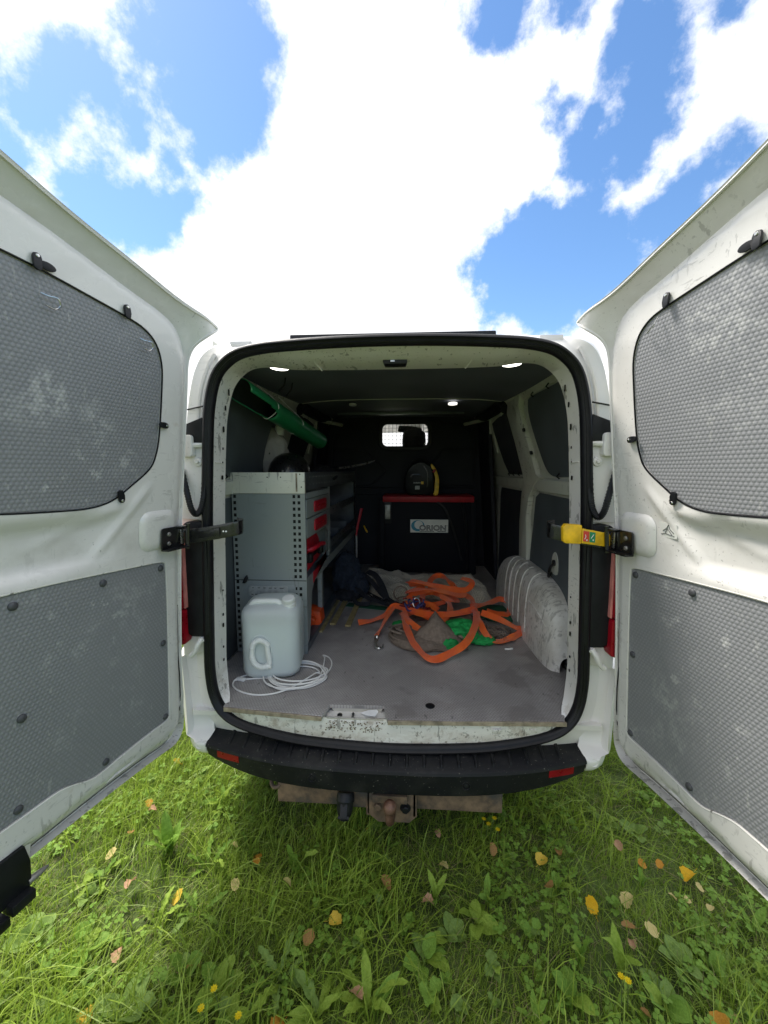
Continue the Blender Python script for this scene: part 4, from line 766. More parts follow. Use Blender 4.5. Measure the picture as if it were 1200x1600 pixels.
def make_door(side):
    mir = 1 if side < 0 else -1
    ang = math.radians(12 if side < 0 else 10)
    sx = side; d = Vector((sx * math.sin(ang), -math.cos(ang), 0)); nn = Vector((-sx * math.cos(ang), -math.sin(ang), 0))
    org = Vector((-.80, -.030, 0)) if side < 0 else Vector((.815, -.012, 0))
    dr = door_mesh(mir).build('rear_door', M['door_paint'], van, local=True, angle=42)
    X = d * mir
    dr.matrix_basis = Matrix(((X.x, nn.x, 0, org.x), (X.y, nn.y, 0, org.y), (0, 0, 1, 0), (0, 0, 0, 1)))
    dr['label'] = 'open rear door with a %s check strap' % ('black' if side < 0 else 'yellow topped')
    def part(b, name, m, bevel=0, **k): return b.build(name, M[m], dr, bevel, local=True, **k)
    b = MB(); b.add([(mir * u, lean(z) - .062 + .03 * (u / .8) * (1 - u / .8) * -1, z) for u, z in OUTs], [tuple(range(len(OUTs)))]); part(b, 'outer_skin', 'paint')
    b = MB(); b.tube([on_door(u, z, relief(u, z) + .001, mir) for u, z in offset(OUTs, -.006)], .004, 5, True); part(b, 'edge_hem', 'door_paint')
    b = MB(); b.tube([on_door(u, z, relief(u, z) + .0, mir) for u, z in offset(OUTs, -.020) if z < 1.1], .0022, 5); part(b, 'hem_line', 'rubber')
    for P in (UPs, LOs):
        q = offset(P, -.0065)
        pts = [(u, z) for u in np.arange(.1, .76, .03) for z in np.arange(.6, 2.05, .03) if inside(q, u, z) and dist_poly(q, u, z) > .01]
        vv, ff = cdt([q], pts); b = MB(); b.add([on_door(u, z, -.0035 + .0015 * noise.noise((u * 5, z * 5, 0)), mir) for u, z in vv], ff)
        b.loft([[on_door(u, z, -.0035 + .0015 * noise.noise((u * 5, z * 5, 0)), mir) for u, z in q], [on_door(u, z, -.012, mir) for u, z in q]]); part(b, 'lining_panel', 'lining')
        b = MB(); b.tube([on_door(u, z, -.0015, mir) for u, z in offset(P, -.002)], .0028, 5, True); part(b, 'lining_edge', 'rubber' if P is UPs else 'paint_worn')
    # domed rivets of the lower lining
    for u, z in ((.145, 1.201), (.365, 1.207), (.605, 1.214), (.138, .913), (.132, .614), (.375, .611), (.60, .907), (.62, .66)):
        b = MB(); b.lathe([(.0115, .0), (.011, .004), (.008, .007), (.004, .008), (.0, .0082)], on_door(u, z, -.004, mir), (0, 1, 0), 16, 1, 1); part(b, 'rivet', 'rivet')
    # black tabs that hold the upper lining
    for u, z, tu, tz in ((.535, 2.062, .1, -1), (.29, 2.036, .1, -1), (.142, 1.71 if side < 0 else 1.655, 1, .05), (.308, 1.468, .25, 1)):
        t = Vector((mir * tu, 0, tz)).normalized(); sd = Vector((t.z, 0, -t.x)); c0 = on_door(u, z, .003, mir)
        b = MB(); pr = [(.78 * p, .78 * q) for p, q in [(-.016, .010), (-.006, .013), (.010, .013), (.030, .011), (.034, 0), (.030, -.011), (.010, -.013), (-.006, -.013), (-.016, -.010), (-.020, 0)]]
        b.prism(pr, lambda a_, b_, dd: c0 + t * a_ + sd * b_ + Vector((0, dd + (.004 if a_ > .0 else 0), 0)), 0, .007); cl = part(b, 'lining_clip', 'black_plastic', .002)
        b = MB(); b.lathe([(.0, .003), (.0035, .0025), (.005, .0)], c0 + t * -.008 + Vector((0, .007, 0)), (0, 1, 0), 10); part(b, 'clip_screw', 'steel')
    b = MB(); b.prism(smooth2(circle(0, 0, 1, 12), 2, True), lambda a_, b_, dd: on_door(.512 + a_ * .021, 2.056 + b_ * .010, dd, mir), .004, .009); part(b, 'grommet', 'black_plastic', .002)
    # bent wire hooks left in the lining
    if side < 0:
        for u, z in ((.508, 1.976), (.223, 1.955)):
            b = MB(); b.tube(catmull([on_door(u + .018, z + .014, .004, mir), on_door(u + .006, z + .010, .012, mir), on_door(u - .012, z + .010, .018, mir), on_door(u - .020, z - .004, .016, mir), on_door(u - .010, z - .016, .012, mir), on_door(u + .012, z - .014, .012, mir)], 5), .0018, 6); part(b, 'wire_hook', 'steel')
    else:
        b = MB(); b.tube([on_door(.258, 1.998, .006, mir), on_door(.262, 1.975, .022, mir), on_door(.240, 1.958, .026, mir), on_door(.215, 1.968, .008, mir)], .0018, 6); part(b, 'wire_hook', 'steel')
    # raised pad and check strap bracket near the hinge
    b = MB(); loops = []
    for k, (gr, h) in enumerate(((.012, .0), (.004, .006), (-.006, .010), (-.016, .0115))):
        loops.append([on_door(u, z, h + .001, mir) for u, z in offset(rrect(.088, .225, 1.285, 1.402, .03, 5), gr)])
    b.loft(loops, True, False, True); part(b, 'strap_pad', 'door_paint', angle=60)
    b = MB(); b.prism(rrect(.060, .165, 1.268, 1.350, .010, 3), lambda a_, b_, dd: on_door(a_, b_, .0, mir) + Vector((0, dd, 0)), .019, .025)
    b.box(*sorted((mir * .060, mir * .165)), lean(1.3) + .019, lean(1.3) + .052, 1.268, 1.274); b.box(*sorted((mir * .060, mir * .10)), lean(1.3) + .019, lean(1.3) + .052, 1.344, 1.350)
    br = part(b, 'strap_bracket', 'black_metal', .002)
    b = MB(); b.tube([on_door(.064, 1.262, .045, mir), on_door(.064, 1.358, .045, mir)], .0075, 10); b.build('strap_pin', M['black_metal'], dr, local=True)
    b = MB(); b.box(*sorted((mir * .068, mir * .086)), lean(1.3) + .030, lean(1.3) + .034, 1.282, 1.338); part(b, 'strap_spring', 'steel', .001)
    for z in (1.292, 1.326):
        b = MB(); b.lathe([(.008, 0), (.008, .004), (.006, .006), (0, .006)], on_door(.135, z, .025, mir), (0, 1, 0), 8); part(b, 'bracket_screw', 'dull_steel')
    # latch block at the foot of the free edge
    if side < 0:
        b = MB(); b.prism([(.60, .47), (.592, .53), (.594, .556), (.66, .560), (.77, .565), (.785, .47)], lambda a_, b_, dd: on_door(a_, b_, dd, mir), -.03, -.008); part(b, 'latch_pocket', 'paint_worn', .004)
        b = MB(); b.prism([(.618, .555), (.606, .50), (.606, .425), (.76, .415), (.76, .560)], lambda a_, b_, dd: on_door(a_, b_, dd, mir), -.012, .010); lt = part(b, 'door_latch', 'black_plastic', .003)
        for u0, z0 in ((.612, .40), (.672, .385)):
            b = MB(); b.prism([(u0, z0), (u0, z0 + .028), (u0 + .055, z0 + .030), (u0 + .055, z0)], lambda a_, b_, dd: on_door(a_, b_, dd, mir), -.006, .034); part(b, 'latch_tooth', 'black_plastic', .003)
        b = MB(); b.lathe([(.0, .05), (.003, .048), (.008, .03), (.0095, .012), (.0095, 0)], on_door(.612, .437, .004, mir), (-mir, .15, .05), 12); part(b, 'latch_pin', 'dull_steel')
    if side > 0:
        b = MB(); b.prism(rrect(.246, .312, 1.352, 1.397, .002, 2), lambda a_, b_, dd: on_door(a_, b_, relief(.28, 1.375) + dd + .001, mir), 0, .0008); stk = part(b, 'faded_sticker', 'label_white')
        b = MB()
        P0 = lambda a_, b_: on_door(a_, b_, relief(.28, 1.375) + .0028, mir)
        b.tube([P0(.262, 1.372), P0(.275, 1.380), P0(.283, 1.392), P0(.288, 1.378), P0(.302, 1.368)], .0011, 4); b.tube([P0(.255, 1.360), P0(.27, 1.365), P0(.285, 1.362), P0(.303, 1.360)], .0009, 4); b.tube([P0(.27, 1.365), P0(.279, 1.38), P0(.295, 1.362)], .0009, 4)
        part(b, 'sticker_sketch', 'label_ink')
    return dr
make_door(-1); make_door(1)
# check straps from the posts to the doors
def strap_arm(sx):
    P = [(sx * .792, -.068, 1.300), (sx * .74, -.066, 1.307), (sx * .66, -.060, 1.320), (sx * .605, -.050, 1.330)]
    b = MB(); c = catmull(P, 6); c += [Vector((sx * (.598 - .004), -.040, 1.332)), Vector((sx * .592, -.015, 1.333)), Vector((sx * .60, .015, 1.336)), Vector((sx * .63, .035, 1.338))]
    b.ribbon(c, [Vector((0, 0, 1))] * len(c), .054, .008); arm = b.build('check_strap', M['black_metal'], van, .0015)
    b = MB(); b.prism(rrect(.655, .74, -.014, .016, .004), lambda a_, b_, d: (sx * a_, -.066 + .02 * (.74 - a_) * .6 - d, 1.313 + b_ + (.70 - a_) * .16), .0035, .0065); b.build('strap_plate', M['black_metal'], arm, .001)
    for a_ in (.632, .643):
        b = MB(); b.prism(circle(0, 0, .0035, 10), lambda p, q, d: (sx * a_ + p, -.0605 - d, 1.322 + q), .002, .004); b.build('strap_light_dot', M['paper'], arm)  # white discs stand in for light showing through the strap's holes
    if sx > 0:
        b = MB(); b.prism([(.625, 1.300), (.622, 1.352), (.632, 1.363), (.690, 1.360), (.690, 1.290), (.634, 1.292)], lambda a_, b_, d: (a_, -.064 - d, b_), -.014, .014); cv = b.build('strap_grip', M['yellow'], arm, .006)
        b = MB(); b.prism([(.690, 1.348), (.785, 1.330), (.790, 1.322), (.789, 1.286), (.784, 1.281), (.690, 1.294)], lambda a_, b_, d: (a_, -.072 - d + (.74 - a_) * -.02, b_), .0, .006); b.build('strap_cover', M['yellow'], arm, .002)
        for x0, mm in ((.694, 'sticker_red'), (.716, 'sticker_green')):
            b = MB(); b.prism([(x0, 1.340 - (x0 - .69) * .15), (x0 + .020, 1.337 - (x0 - .69) * .15), (x0 + .020, 1.300 - (x0 - .69) * .12), (x0, 1.302 - (x0 - .69) * .12)], lambda a_, b_, d: (a_, -.078 - d, b_), .0, .0015); stt = b.build('strap_sticker', M[mm], arm)
            b = MB(); b.tube([(x0 + .005, -.0800, 1.309), (x0 + .009, -.0800, 1.318), (x0 + .007, -.0800, 1.326)] if mm == 'sticker_red' else [(x0 + .005, -.0800, 1.312), (x0 + .014, -.0800, 1.326)], .0014, 5); b.box(x0 + .011, x0 + .015, -.0802, -.0794, 1.303, 1.309); b.build('pictogram', M['label_white'], arm)
for sx in (-1, 1): strap_arm(sx)

# ------------------------------------------------------------------ shelving unit
SX, SY0, SY1 = -.470, .480, 2.42      # front plane, near end, far end
BX = -.855
rack = empty('shelving_unit', (-.66, SY0, FZ), 'grey steel van shelving unit with red handled drawers and perforated end panel', 'shelving')
def plate_with_holes(us, vs, hole, fn):
    b = MB(); nu, nv = len(us), len(vs)
    b.add([fn(u, v) for v in vs for u in us], [(j * nu + i, j * nu + i + 1, (j + 1) * nu + i + 1, (j + 1) * nu + i) for j in range(nv - 1) for i in range(nu - 1) if not hole(i, j)]); return b
def grid_lines(a0, a1, holes):    # holes: list of (start, end)
    L_ = [a0]
    for p, q in holes: L_ += [p, q]
    return L_ + [a1]
ZH = [(z, z + .0165) for z in np.arange(.60, 1.42, .0325)]
# near end: upper and lower panel in one plane, seam between, two columns of square holes down the front edge
def end_panel(name, z0, z1):
    zs = [h for h in ZH if h[0] > z0 + .004 and h[1] < z1 - .004]
    us = grid_lines(BX, SX + .003, [(-.532, -.518), (-.506, -.492)]); vs = grid_lines(z0, z1, zs)
    b = plate_with_holes(us, vs, lambda i, j: i in (1, 3) and j % 2 == 1, lambda u, v: (u, SY0, v)); return b.build(name, M['rack'], rack)
end_panel('end_panel', .978, 1.434); end_panel('end_panel', FZ + .004, .974)
b = MB(); b.box(BX, SX + .001, SY0 + .003, SY0 + .006, FZ + .002, 1.434); b.box(-.60, -.595, SY0 + .01, SY0 + .05, FZ, 1.43); b.build('end_dark_sheet', M['hole'], rack)  # near-black sheet behind the holes stands in for the shade inside
us = grid_lines(BX, -.70, [(-.846, -.832), (-.825, -.811)])
b = MB()
for z0, z1 in ZH:
    for x0 in (-.846,): b.box(x0, x0 + .014, SY0 - .0012, SY0 + .001, z0, z1)
b.build('edge_slots', M['hole'], rack)
b = MB(); b.box(BX, SX + .004, SY0 - .007, SY0 + .012, 1.436, 1.545); lip = b.build('end_lip', M['tray_white'], rack, .002)
b = MB(); b.box(-.512, -.503, SY0 - .0085, SY0 - .0070, 1.446, 1.540); b.build('rust_streak', M['ply_edge'], lip)
for x in (-.66, -.59, -.49, -.483):
    b = MB(); b.lathe([(.0, .001), (.003, .0008), (.0035, 0)], (x, SY0 - .007, 1.52 if x < -.5 else (1.535 if x < -.486 else 1.47)), (0, -1, 0), 8); b.build('lip_hole', M['hole'], lip)
# name plate, hook
b = MB(); b.prism(rrect(-.785, -.526, .884, .952, .012, 4), lambda a_, b_, d: (a_, d, b_), SY0 - .004, SY0 - .0005); npt = b.build('name_plate', M['rack'], rack, .002)
b = MB(); b.prism(rrect(-.775, -.567, .891, .945, .003, 3), lambda a_, b_, d: (a_, d, b_), SY0 - .0056, SY0 - .004); b.build('plate_sticker', M['grey_label'], npt)
b = MB(); b.lathe([(.011, .0), (.012, .0022), (.014, .0022), (.0145, .0)], (-.546, SY0 - .0035, .918), (0, -1, 0), 18); b.build('plate_button', M['rack'], npt)
b = MB()
for k in range(9): b.box(-.765 + k * .020, -.765 + k * .020 + rng.uniform(.006, .015), SY0 - .0062, SY0 - .0055, .898, .902)
for k in range(6): b.box(-.76 + k * .03, -.76 + k * .03 + rng.uniform(.008, .02), SY0 - .0062, SY0 - .0055, .934, .937)
b.build('plate_print', M['hole'], npt)
b = MB(); b.prism([(-.805, .965), (-.785, 1.005), (-.78, .985), (-.788, .965)], lambda a_, b_, d: (a_, d, b_), SY0 - .03, SY0 - .001); b.build('coat_hook', M['black_plastic'], rack, .003)
# long top tray front, with rows of small punched holes shown as set-on grey dots
b = MB(); b.box(SX - .003, SX, SY0 + .012, SY1, 1.450, 1.546); b.box(BX, SX - .003, SY0 + .012, SY1, 1.452, 1.456); tray = b.build('top_tray', M['rack_dark'], rack, .001, 1)
for y in np.arange(.60, 2.38, .075):
    for z in (1.480, 1.520):
        b = MB(); b.lathe([(.0, .0012), (.0042, .001), (.0045, 0)], (SX, y, z), (1, 0, 0), 8); b.build('tray_hole', M['grey_label'], tray)
# drawer cabinet
b = MB(); b.box(SX - .004, SX + .001, .484, .505, .98, 1.436); b.box(SX - .004, SX + .002, 1.075, 1.125, .985, 1.448); b.box(SX - .004, SX + .001, .505, 1.075, 1.405, 1.436); b.box(BX, SX - .005, 1.09, 1.10, .98, 1.436)
b.box(BX, SX - .03, .5, 1.09, .985, .99); b.build('drawer_cabinet', M['rack'], rack, .0015, 1)
for z0, z1 in ((1.303, 1.402), (1.196, 1.298)):
    b = MB(); b.box(SX - .006, SX + .004, .508, 1.072, z0, z1); b.box(BX + .05, SX - .006, .515, 1.065, z0 + .005, z1 - .03); dw = b.build('drawer', M['rack'], rack, .002)
    b = MB(); b.prism(rrect(.66, .975, z0 + .018, z1 - .018, .022, 4), lambda a_, b_, d: (SX + d, a_, b_), .003, .012); hd_ = b.build('drawer_handle', M['red_plastic'], dw, .003)
    b = MB(); b.prism([(.72, z0 + .05), (.76, z0 + .058), (.86, z0 + .058), (.90, z0 + .05), (.88, z0 + .044), (.74, z0 + .044)], lambda a_, b_, d: (SX + d, a_, b_), .012, .022); b.build('grip_bar', M['dark_red'], dw, .002)
b = MB(); b.box(SX - .004, SX + .001, .99, 1.075, 1.06, 1.19)
b = plate_with_holes(grid_lines(.985, 1.076, [(1.0, 1.018), (1.034, 1.052)]), grid_lines(1.02, 1.192, [(z, z + .018) for z in np.arange(1.04, 1.18, .036)]), lambda i, j: i in (1, 3) and j % 2 == 1, lambda u, v: (SX - .001, u, v)); b.build('perforated_strip', M['rack'], rack)
# open shelves beyond the drawers
for z in (1.262, 1.035):
    b = MB(); b.box(SX - .003, SX + .0, 1.128, SY1 - .03, z - .008, z + .048); b.box(BX, SX - .003, 1.128, SY1 - .03, z - .008, z - .004); sh = b.build('shelf', M['rack_dark'], rack, .001, 1)
    for y in np.arange(1.25, 2.35, .14):
        b = MB(); b.lathe([(.0, .0012), (.006, .001), (.0065, 0)], (SX, y, z + .022), (1, 0, 0), 8); b.build('shelf_hole', M['hole'], sh)
    for y in (1.55, 1.95):
        b = MB(); b.box(BX + .02, SX - .02, y, y + .003, z - .004, z + .07); b.build('shelf_divider', M['rack_dark'], sh)
b = MB(); b.box(SX - .004, SX + .002, SY0 + .004, SY1, .928, .984); b.box(BX, SX, SY0 + .02, SY1, .968, .972); b.build('lower_rail', M['rack'], rack, .002, 1)
b = plate_with_holes(grid_lines(2.33, SY1, [(2.345, 2.36), (2.385, 2.40)]), grid_lines(FZ, 1.45, [(z, z + .018) for z in np.arange(.62, 1.43, .036)]), lambda i, j: i in (1, 3) and j % 2 == 1, lambda u, v: (SX - .006, u, v)); b.build('far_upright', M['rack_dark'], rack)
b = MB(); b.box(BX, SX - .01, 2.405, 2.41, FZ, 1.46); b.build('far_end_panel', M['rack_dark'], rack)
b = MB(); b.box(BX - .005, BX, SY0 + .02, SY1, FZ + .3, 1.45); b.build('back_panel', M['rack_dark'], rack)
b = MB(); b.box(SX - .03, SX - .004, .86, .905, FZ, .928); b.build('leg', M['rack'], rack, .002)
b = MB(); b.prism([(SY0 + .004, .928), (.66, .928), (.60, .88), (.56, .70), (.53, .64), (SY0 + .004, .62)], lambda a_, b_, d: (SX + d, a_, b_), -.004, .0); b.build('leg_gusset', M['rack'], rack)
b = MB(); b.box(SX - .05, SX + .0, SY0 + .006, SY1, FZ + .002, FZ + .040); b.build('foot_rail', M['rack_dark'], rack, .003)
b = MB(); b.box(SX - .048, SX + .002, SY0 - .002, SY0 + .006, FZ, .62); b.build('foot_bracket', M['rack'], rack, .001)

# red tool case standing in the open drawer bay, its grip towards the aisle
tc = empty('tool_case', (-.6, .74, .99), 'red plastic tool case with carry grip in open bay below the drawers', 'tool case')
b = MB(); b.prism([(.545, 1.185), (.62, 1.186), (.84, 1.176), (.90, 1.13), (.93, 1.02), (.66, .995), (.55, .995)], lambda a_, b_, d: (d, a_, b_), -.72, SX - .022); b.build('case_body', M['red_plastic'], tc, .012)
b = MB(); b.tube(catmull([(SX - .022, .60, 1.115), (SX + .012, .63, 1.125), (SX + .020, .75, 1.125), (SX + .016, .85, 1.11), (SX - .022, .88, 1.10)], 6), .013, 8); b.build('grip', M['red_plastic'], tc)
b = MB(); b.box(SX - .025, SX - .010, .58, .90, 1.062, 1.078); b.build('case_seam', M['black_plastic'], tc, .003)
for y in (.585, .845):
    b = MB(); b.box(SX - .024, SX + .004, y, y + .05, 1.045, 1.098); b.build('case_latch', M['black_plastic'], tc, .005)
b = MB(); b.prism([(.62, .99), (.97, .985), (.97, 1.04), (.62, .925)], lambda a_, b_, d: (SX + d, a_, b_), .003, .006); b.build('front_flap', M['dark_red'], tc, .002)
oc = empty('orange_ratchet', (-.56, .83, FZ), 'orange plastic ratchet body on the floor beneath the drawers', 'ratchet')
b = MB(); b.prism([(.0, .0), (.04, .0), (.05, .03), (.10, .02), (.13, .05), (.12, .12), (.05, .135), (.0, .115)], lambda a_, b_, d: (-.59 + a_, .80 + d, FZ + b_ + .002), -.02, .09); b.build('ratchet_body', M['orange_plastic'], oc, .012)
b = MB(); b.lathe([(.02, 0), (.02, .05), (.012, .055), (0, .055)], (-.51, .79, FZ + .08), (0, -1, 0), 14); b.build('ratchet_knob', M['orange_plastic'], oc, .004)

# ------------------------------------------------------------------ things on top of the shelving
gp = empty('green_pipe', (-.66, .8, 1.84), 'green plastic pipe with cut out mouth hung under the roof on the left', 'pipe')
P0, P1 = Vector((-.696, .265, 1.916)), Vector((-.578, 1.31, 1.768)); ax = (P1 - P0).normalized(); up = Vector((0, 0, 1)); up = (up - ax * up.dot(ax)).normalized(); sd = ax.cross(up).normalized()
def tube_shell(r):
    vs = []; fs = []; nl, nk = 40, 40
    for i in range(nl + 1):
        s_ = i / nl
        for k in range(nk):
            a_ = 2 * math.pi * k / nk; vs.append(P0 + ax * (s_ * (P1 - P0).length) + (up * math.cos(a_) + sd * math.sin(a_)) * r)
    for i in range(nl):
        for k in range(nk):
            a_ = (2 * math.pi * (k + .5) / nk); s_ = (i + .5) / nl * (P1 - P0).length
            aa = math.degrees(math.atan2(math.sin(a_ - math.radians(150)), math.cos(a_ - math.radians(150))))
            if s_ < .30 - .10 * (abs(aa) / 48) ** 3 and abs(aa) < 52: continue      # the cut-out in its lower side
            fs.append((i * nk + k, i * nk + (k + 1) % nk, (i + 1) * nk + (k + 1) % nk, (i + 1) * nk + k))
    b = MB(); b.add(vs, fs); return b
o = tube_shell(.0545).build('pipe_wall', M['green_pipe'], gp, angle=60)
md = o.modifiers.new('thickness', 'SOLIDIFY'); md.thickness = .004; md.offset = -1
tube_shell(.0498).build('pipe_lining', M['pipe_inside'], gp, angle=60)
b = MB(); b.lathe([(.0555, -.01), (.0555, .012), (.0, .012)], P1, ax, 30); b.build('pipe_cap', M['green_pipe'], gp)
for s_, q in ((.28, (-.52, .55, 2.02)), (.62, (-.55, 1.0, 2.03))):
    c = P0 + ax * s_; b = MB(); b.tube(catmull([c + sd * -.056 + up * -.01, c + up * -.056 + sd * -.01, c + sd * .056, c + up * .057 + sd * .02], 5) + [Vector((-.73, c.y + .02, 2.0))], .002, 5); b.build('wire_tie', M['paper'], gp)
for y in (.50, .62):
    b = MB(); b.tube(catmull([(-.56, y, 2.02), (-.575, y + .02, 1.99), (-.60, y + .01, 1.955)], 5), .004, 6); b.build('rubber_hanger', M['black_plastic'], gp)

def crumple(name, c, sx_, sy_, sz_, m, parent=None, amp=.25, fr=3.0, seed=0, sub=4, floor=None, sharp=False):
    bm = bmesh.new(); bmesh.ops.create_icosphere(bm, subdivisions=sub, radius=1)
    o_ = Vector((seed * 7.3, seed * 3.1, 0)); c = Vector(c)
    for v in bm.verts:
        p = v.co.copy()
        f = noise.ridged_multi_fractal(p * fr * .5 + o_, 1.0, 2.0, 4, 1.0, 2.0) * .5 - .5 if sharp else noise.fractal(p * fr * .5 + o_, .9, 2.1, 4)
        p *= 1 + amp * f
        q = Vector((p.x * sx_, p.y * sy_, p.z * sz_)) + c
        if floor is not None and q.z < floor: q.z = floor + (q.z - floor) * .02
        v.co = q
    me = bpy.data.meshes.new(name)
    of = ORG.get(parent.name, Vector()) if parent else c
    for v in bm.verts: v.co -= of
    bm.to_mesh(me); bm.free(); me.polygons.foreach_set('use_smooth', [True] * len(me.polygons)); me.materials.append(m)
    o = link(name, me, parent)
    if parent is None: o.location = c
    ORG[o.name] = Vector(of); return o
TZ = 1.457
bg = empty('clear_bag', (-.80, 1.0, TZ), 'crinkled clear plastic bag with white bottle neck standing on the shelving', 'plastic bag')
crumple('bag_film', (-.790, .98, 1.625), .088, .09, .195, M['bag'], bg, .30, 3.2, 3, 4, TZ, True)
b = MB(); b.lathe([(.026, -.03), (.026, .0), (.030, .002), (.030, .022), (.027, .025), (.027, .045), (.024, .050), (.0, .050)], (-.748, .965, 1.806), (.06, 0, 1), 22); b.build('bottle_cap', M['cap_white'], bg)
hl = empty('black_helmet', (-.665, .92, TZ), 'shiny black rounded helmet on the shelving beside the clear bag', 'helmet')
b = MB(); b.lathe([(.0, .205), (.045, .20), (.085, .178), (.115, .14), (.130, .09), (.135, .05), (.140, .0)], (-.672, .90, TZ + .002), (0, 0, 1), 36, 1.0, .95); b.build('shell', M['black_metal'], hl)
b = MB(); b.tube([(-.672 + .141 * math.cos(a_), .90 + .134 * math.sin(a_), TZ + .012) for a_ in np.linspace(0, 6.28, 33)[:-1]], .008, 6, True); b.build('rim', M['black_plastic'], hl)
b = MB(); b.tube(catmull([(-.672, .767, TZ + .10), (-.672, .762, TZ + .03), (-.672, .768, TZ + .005)], 4), .006, 6); b.lathe([(.022, 0), (.02, .008), (0, .01)], (-.655, .785, TZ + .09), (0, -1, .3), 16); b.build('helmet_badge', M['dull_steel'], hl)
bs_ = crumple('black_bag', (-.60, 1.45, TZ + .045), .13, .42, .085, M['black_cloth'], None, .3, 3.0, 8, 4, TZ + .001)
tag(bs_, 'flat black cloth bag lying along the top tray behind the helmet', 'bag')
rd = empty('pry_bar', (-.40, 1.9, 1.6), 'shiny steel bar sticking out over the top tray', 'pry bar')
b = MB(); b.tube(catmull([(-.66, 1.62, 1.56), (-.50, 1.75, 1.575), (-.40, 1.84, 1.592), (-.28, 1.90, 1.622), (-.235, 1.93, 1.638)], 5), [.010] * 10 + [.008] * 6 + [.006] * 5, 8); b.build('bar', M['steel'], rd)
b = MB(); b.tube(catmull([(-.70, 1.58, 1.556), (-.60, 1.67, 1.566), (-.52, 1.73, 1.573)], 4), .020, 10); b.build('grip', M['black_plastic'], rd)

# ------------------------------------------------------------------ jerrycan with water
JC = (-.592, .318, FZ)
jc = empty('jerrycan', JC, 'milky translucent plastic jerrycan nearly full of water at the door sill', 'jerrycan')
JA = math.radians(7); ja, jb = Vector((math.cos(JA), math.sin(JA), 0)), Vector((-math.sin(JA), math.cos(JA), 0))
def JP(x, y, z):
    z = z * .885; return Vector(JC) + ja * x + jb * y + Vector((0, 0, z))
def jloop(hx, hy, r, z, tilt=0.0): return [JP(x, y, z + tilt * y) for x, y in rrect(-hx, hx, -hy, hy, r, 7)]
prof = [(.085, .07, .05, .006, 0), (.115, .10, .055, .004, 0), (.128, .112, .06, .018, 0), (.135, .118, .06, .045, 0), (.135, .118, .06, .20, 0), (.136, .119, .06, .32, 0), (.135, .118, .06, .352, 0), (.128, .112, .058, .376, 0.03), (.112, .098, .055, .394, .06), (.085, .075, .05, .402, .08), (.04, .035, .03, .404, .08)]
b = MB(); b.loft([jloop(*q) for q in prof], True, True, True); can = b.build('can_body', M['poly'], jc, angle=80)
# the water stands inside, a few millimetres in from the wall
b = MB(); b.loft([jloop(a_ - .006, c_ - .006, r_, z_ + .003, t_) for a_, c_, r_, z_, t_ in prof[1:5]] + [jloop(.129, .112, .057, .298)], True, True, True); b.build('water', M['water'], jc, angle=60)
# moulded grip on the top and screw cap
b = MB(); b.tube(catmull([JP(-.092, -.050, .386), JP(-.082, -.055, .403), JP(-.058, -.058, .410), JP(.02, -.060, .410), JP(.042, -.060, .402), JP(.050, -.056, .384)], 6), .0135, 10); b.build('top_grip', M['cap_white'], jc)
b = MB(); b.prism(rrect(-.075, .045, -.045, .03, .012, 4), lambda a_, c_, d: JP(a_, c_, d), .385, .4035); b.build('grip_recess', M['poly'], jc, .003)
b = MB(); b.lathe([(.030, -.012), (.030, .006), (.027, .008), (.029, .012), (.029, .030), (.026, .034), (.0, .034)], JP(.088, -.062, .396), (0, -.25, 1), 28); b.build('screw_cap', M['cap_white'], jc, angle=30)
for k in range(14):
    q = 2 * math.pi * k / 14; b = MB(); b.obox(JP(.088, -.062, .396) + Vector((0, -.25, 1)).normalized() * .021 + Vector((math.cos(q) * .0292, math.sin(q) * .0283, math.sin(q) * .007)), [(math.cos(q), math.sin(q), .25 * math.sin(q)), (-math.sin(q), math.cos(q), 0), (0, -.25, 1)], (.0016, .002, .008)); b.build('cap_rib', M['cap_white'], jc)
# spare spout: ribbed bent hose clipped in the ring recess on the front face
yf = -.1195
ringp = catmull([JP(-.058 + .052 * math.cos(q) + .018, yf + .002, .155 + .094 * math.sin(q)) for q in np.linspace(0, 2 * math.pi, 25)[:-1]], 3, True)
b = MB(); b.tube(ringp, .004, 6, True); b.build('recess_ring', M['poly'], jc)
hp = catmull([JP(-.006, yf - .011, .088), JP(-.022, yf - .011, .082), JP(-.044, yf - .011, .086), JP(-.064, yf - .011, .105), JP(-.073, yf - .011, .135), JP(-.073, yf - .011, .175), JP(-.066, yf - .011, .208), JP(-.046, yf - .011, .226), JP(-.024, yf - .011, .224), JP(-.006, yf - .011, .205), JP(-.003, yf - .011, .175), JP(.002, yf - .011, .135), JP(.005, yf - .011, .100)], 8)
rad = [.0115 + (.0022 * (k % 2) if (8 < k < 34 or 42 < k < 74) else .0) for k in range(len(hp))]
b = MB(); b.tube(hp, rad, 12); sp = b.build('spout_hose', M['cap_white'], jc, angle=25)
b = MB(); b.lathe([(.015, 0), (.0165, .004), (.0165, .02), (.014, .024), (0, .024)], JP(-.012, yf - .008, .083), ja * 1.0 + Vector((0, 0, .35)), 16); b.build('spout_end', M['cap_white'], jc)
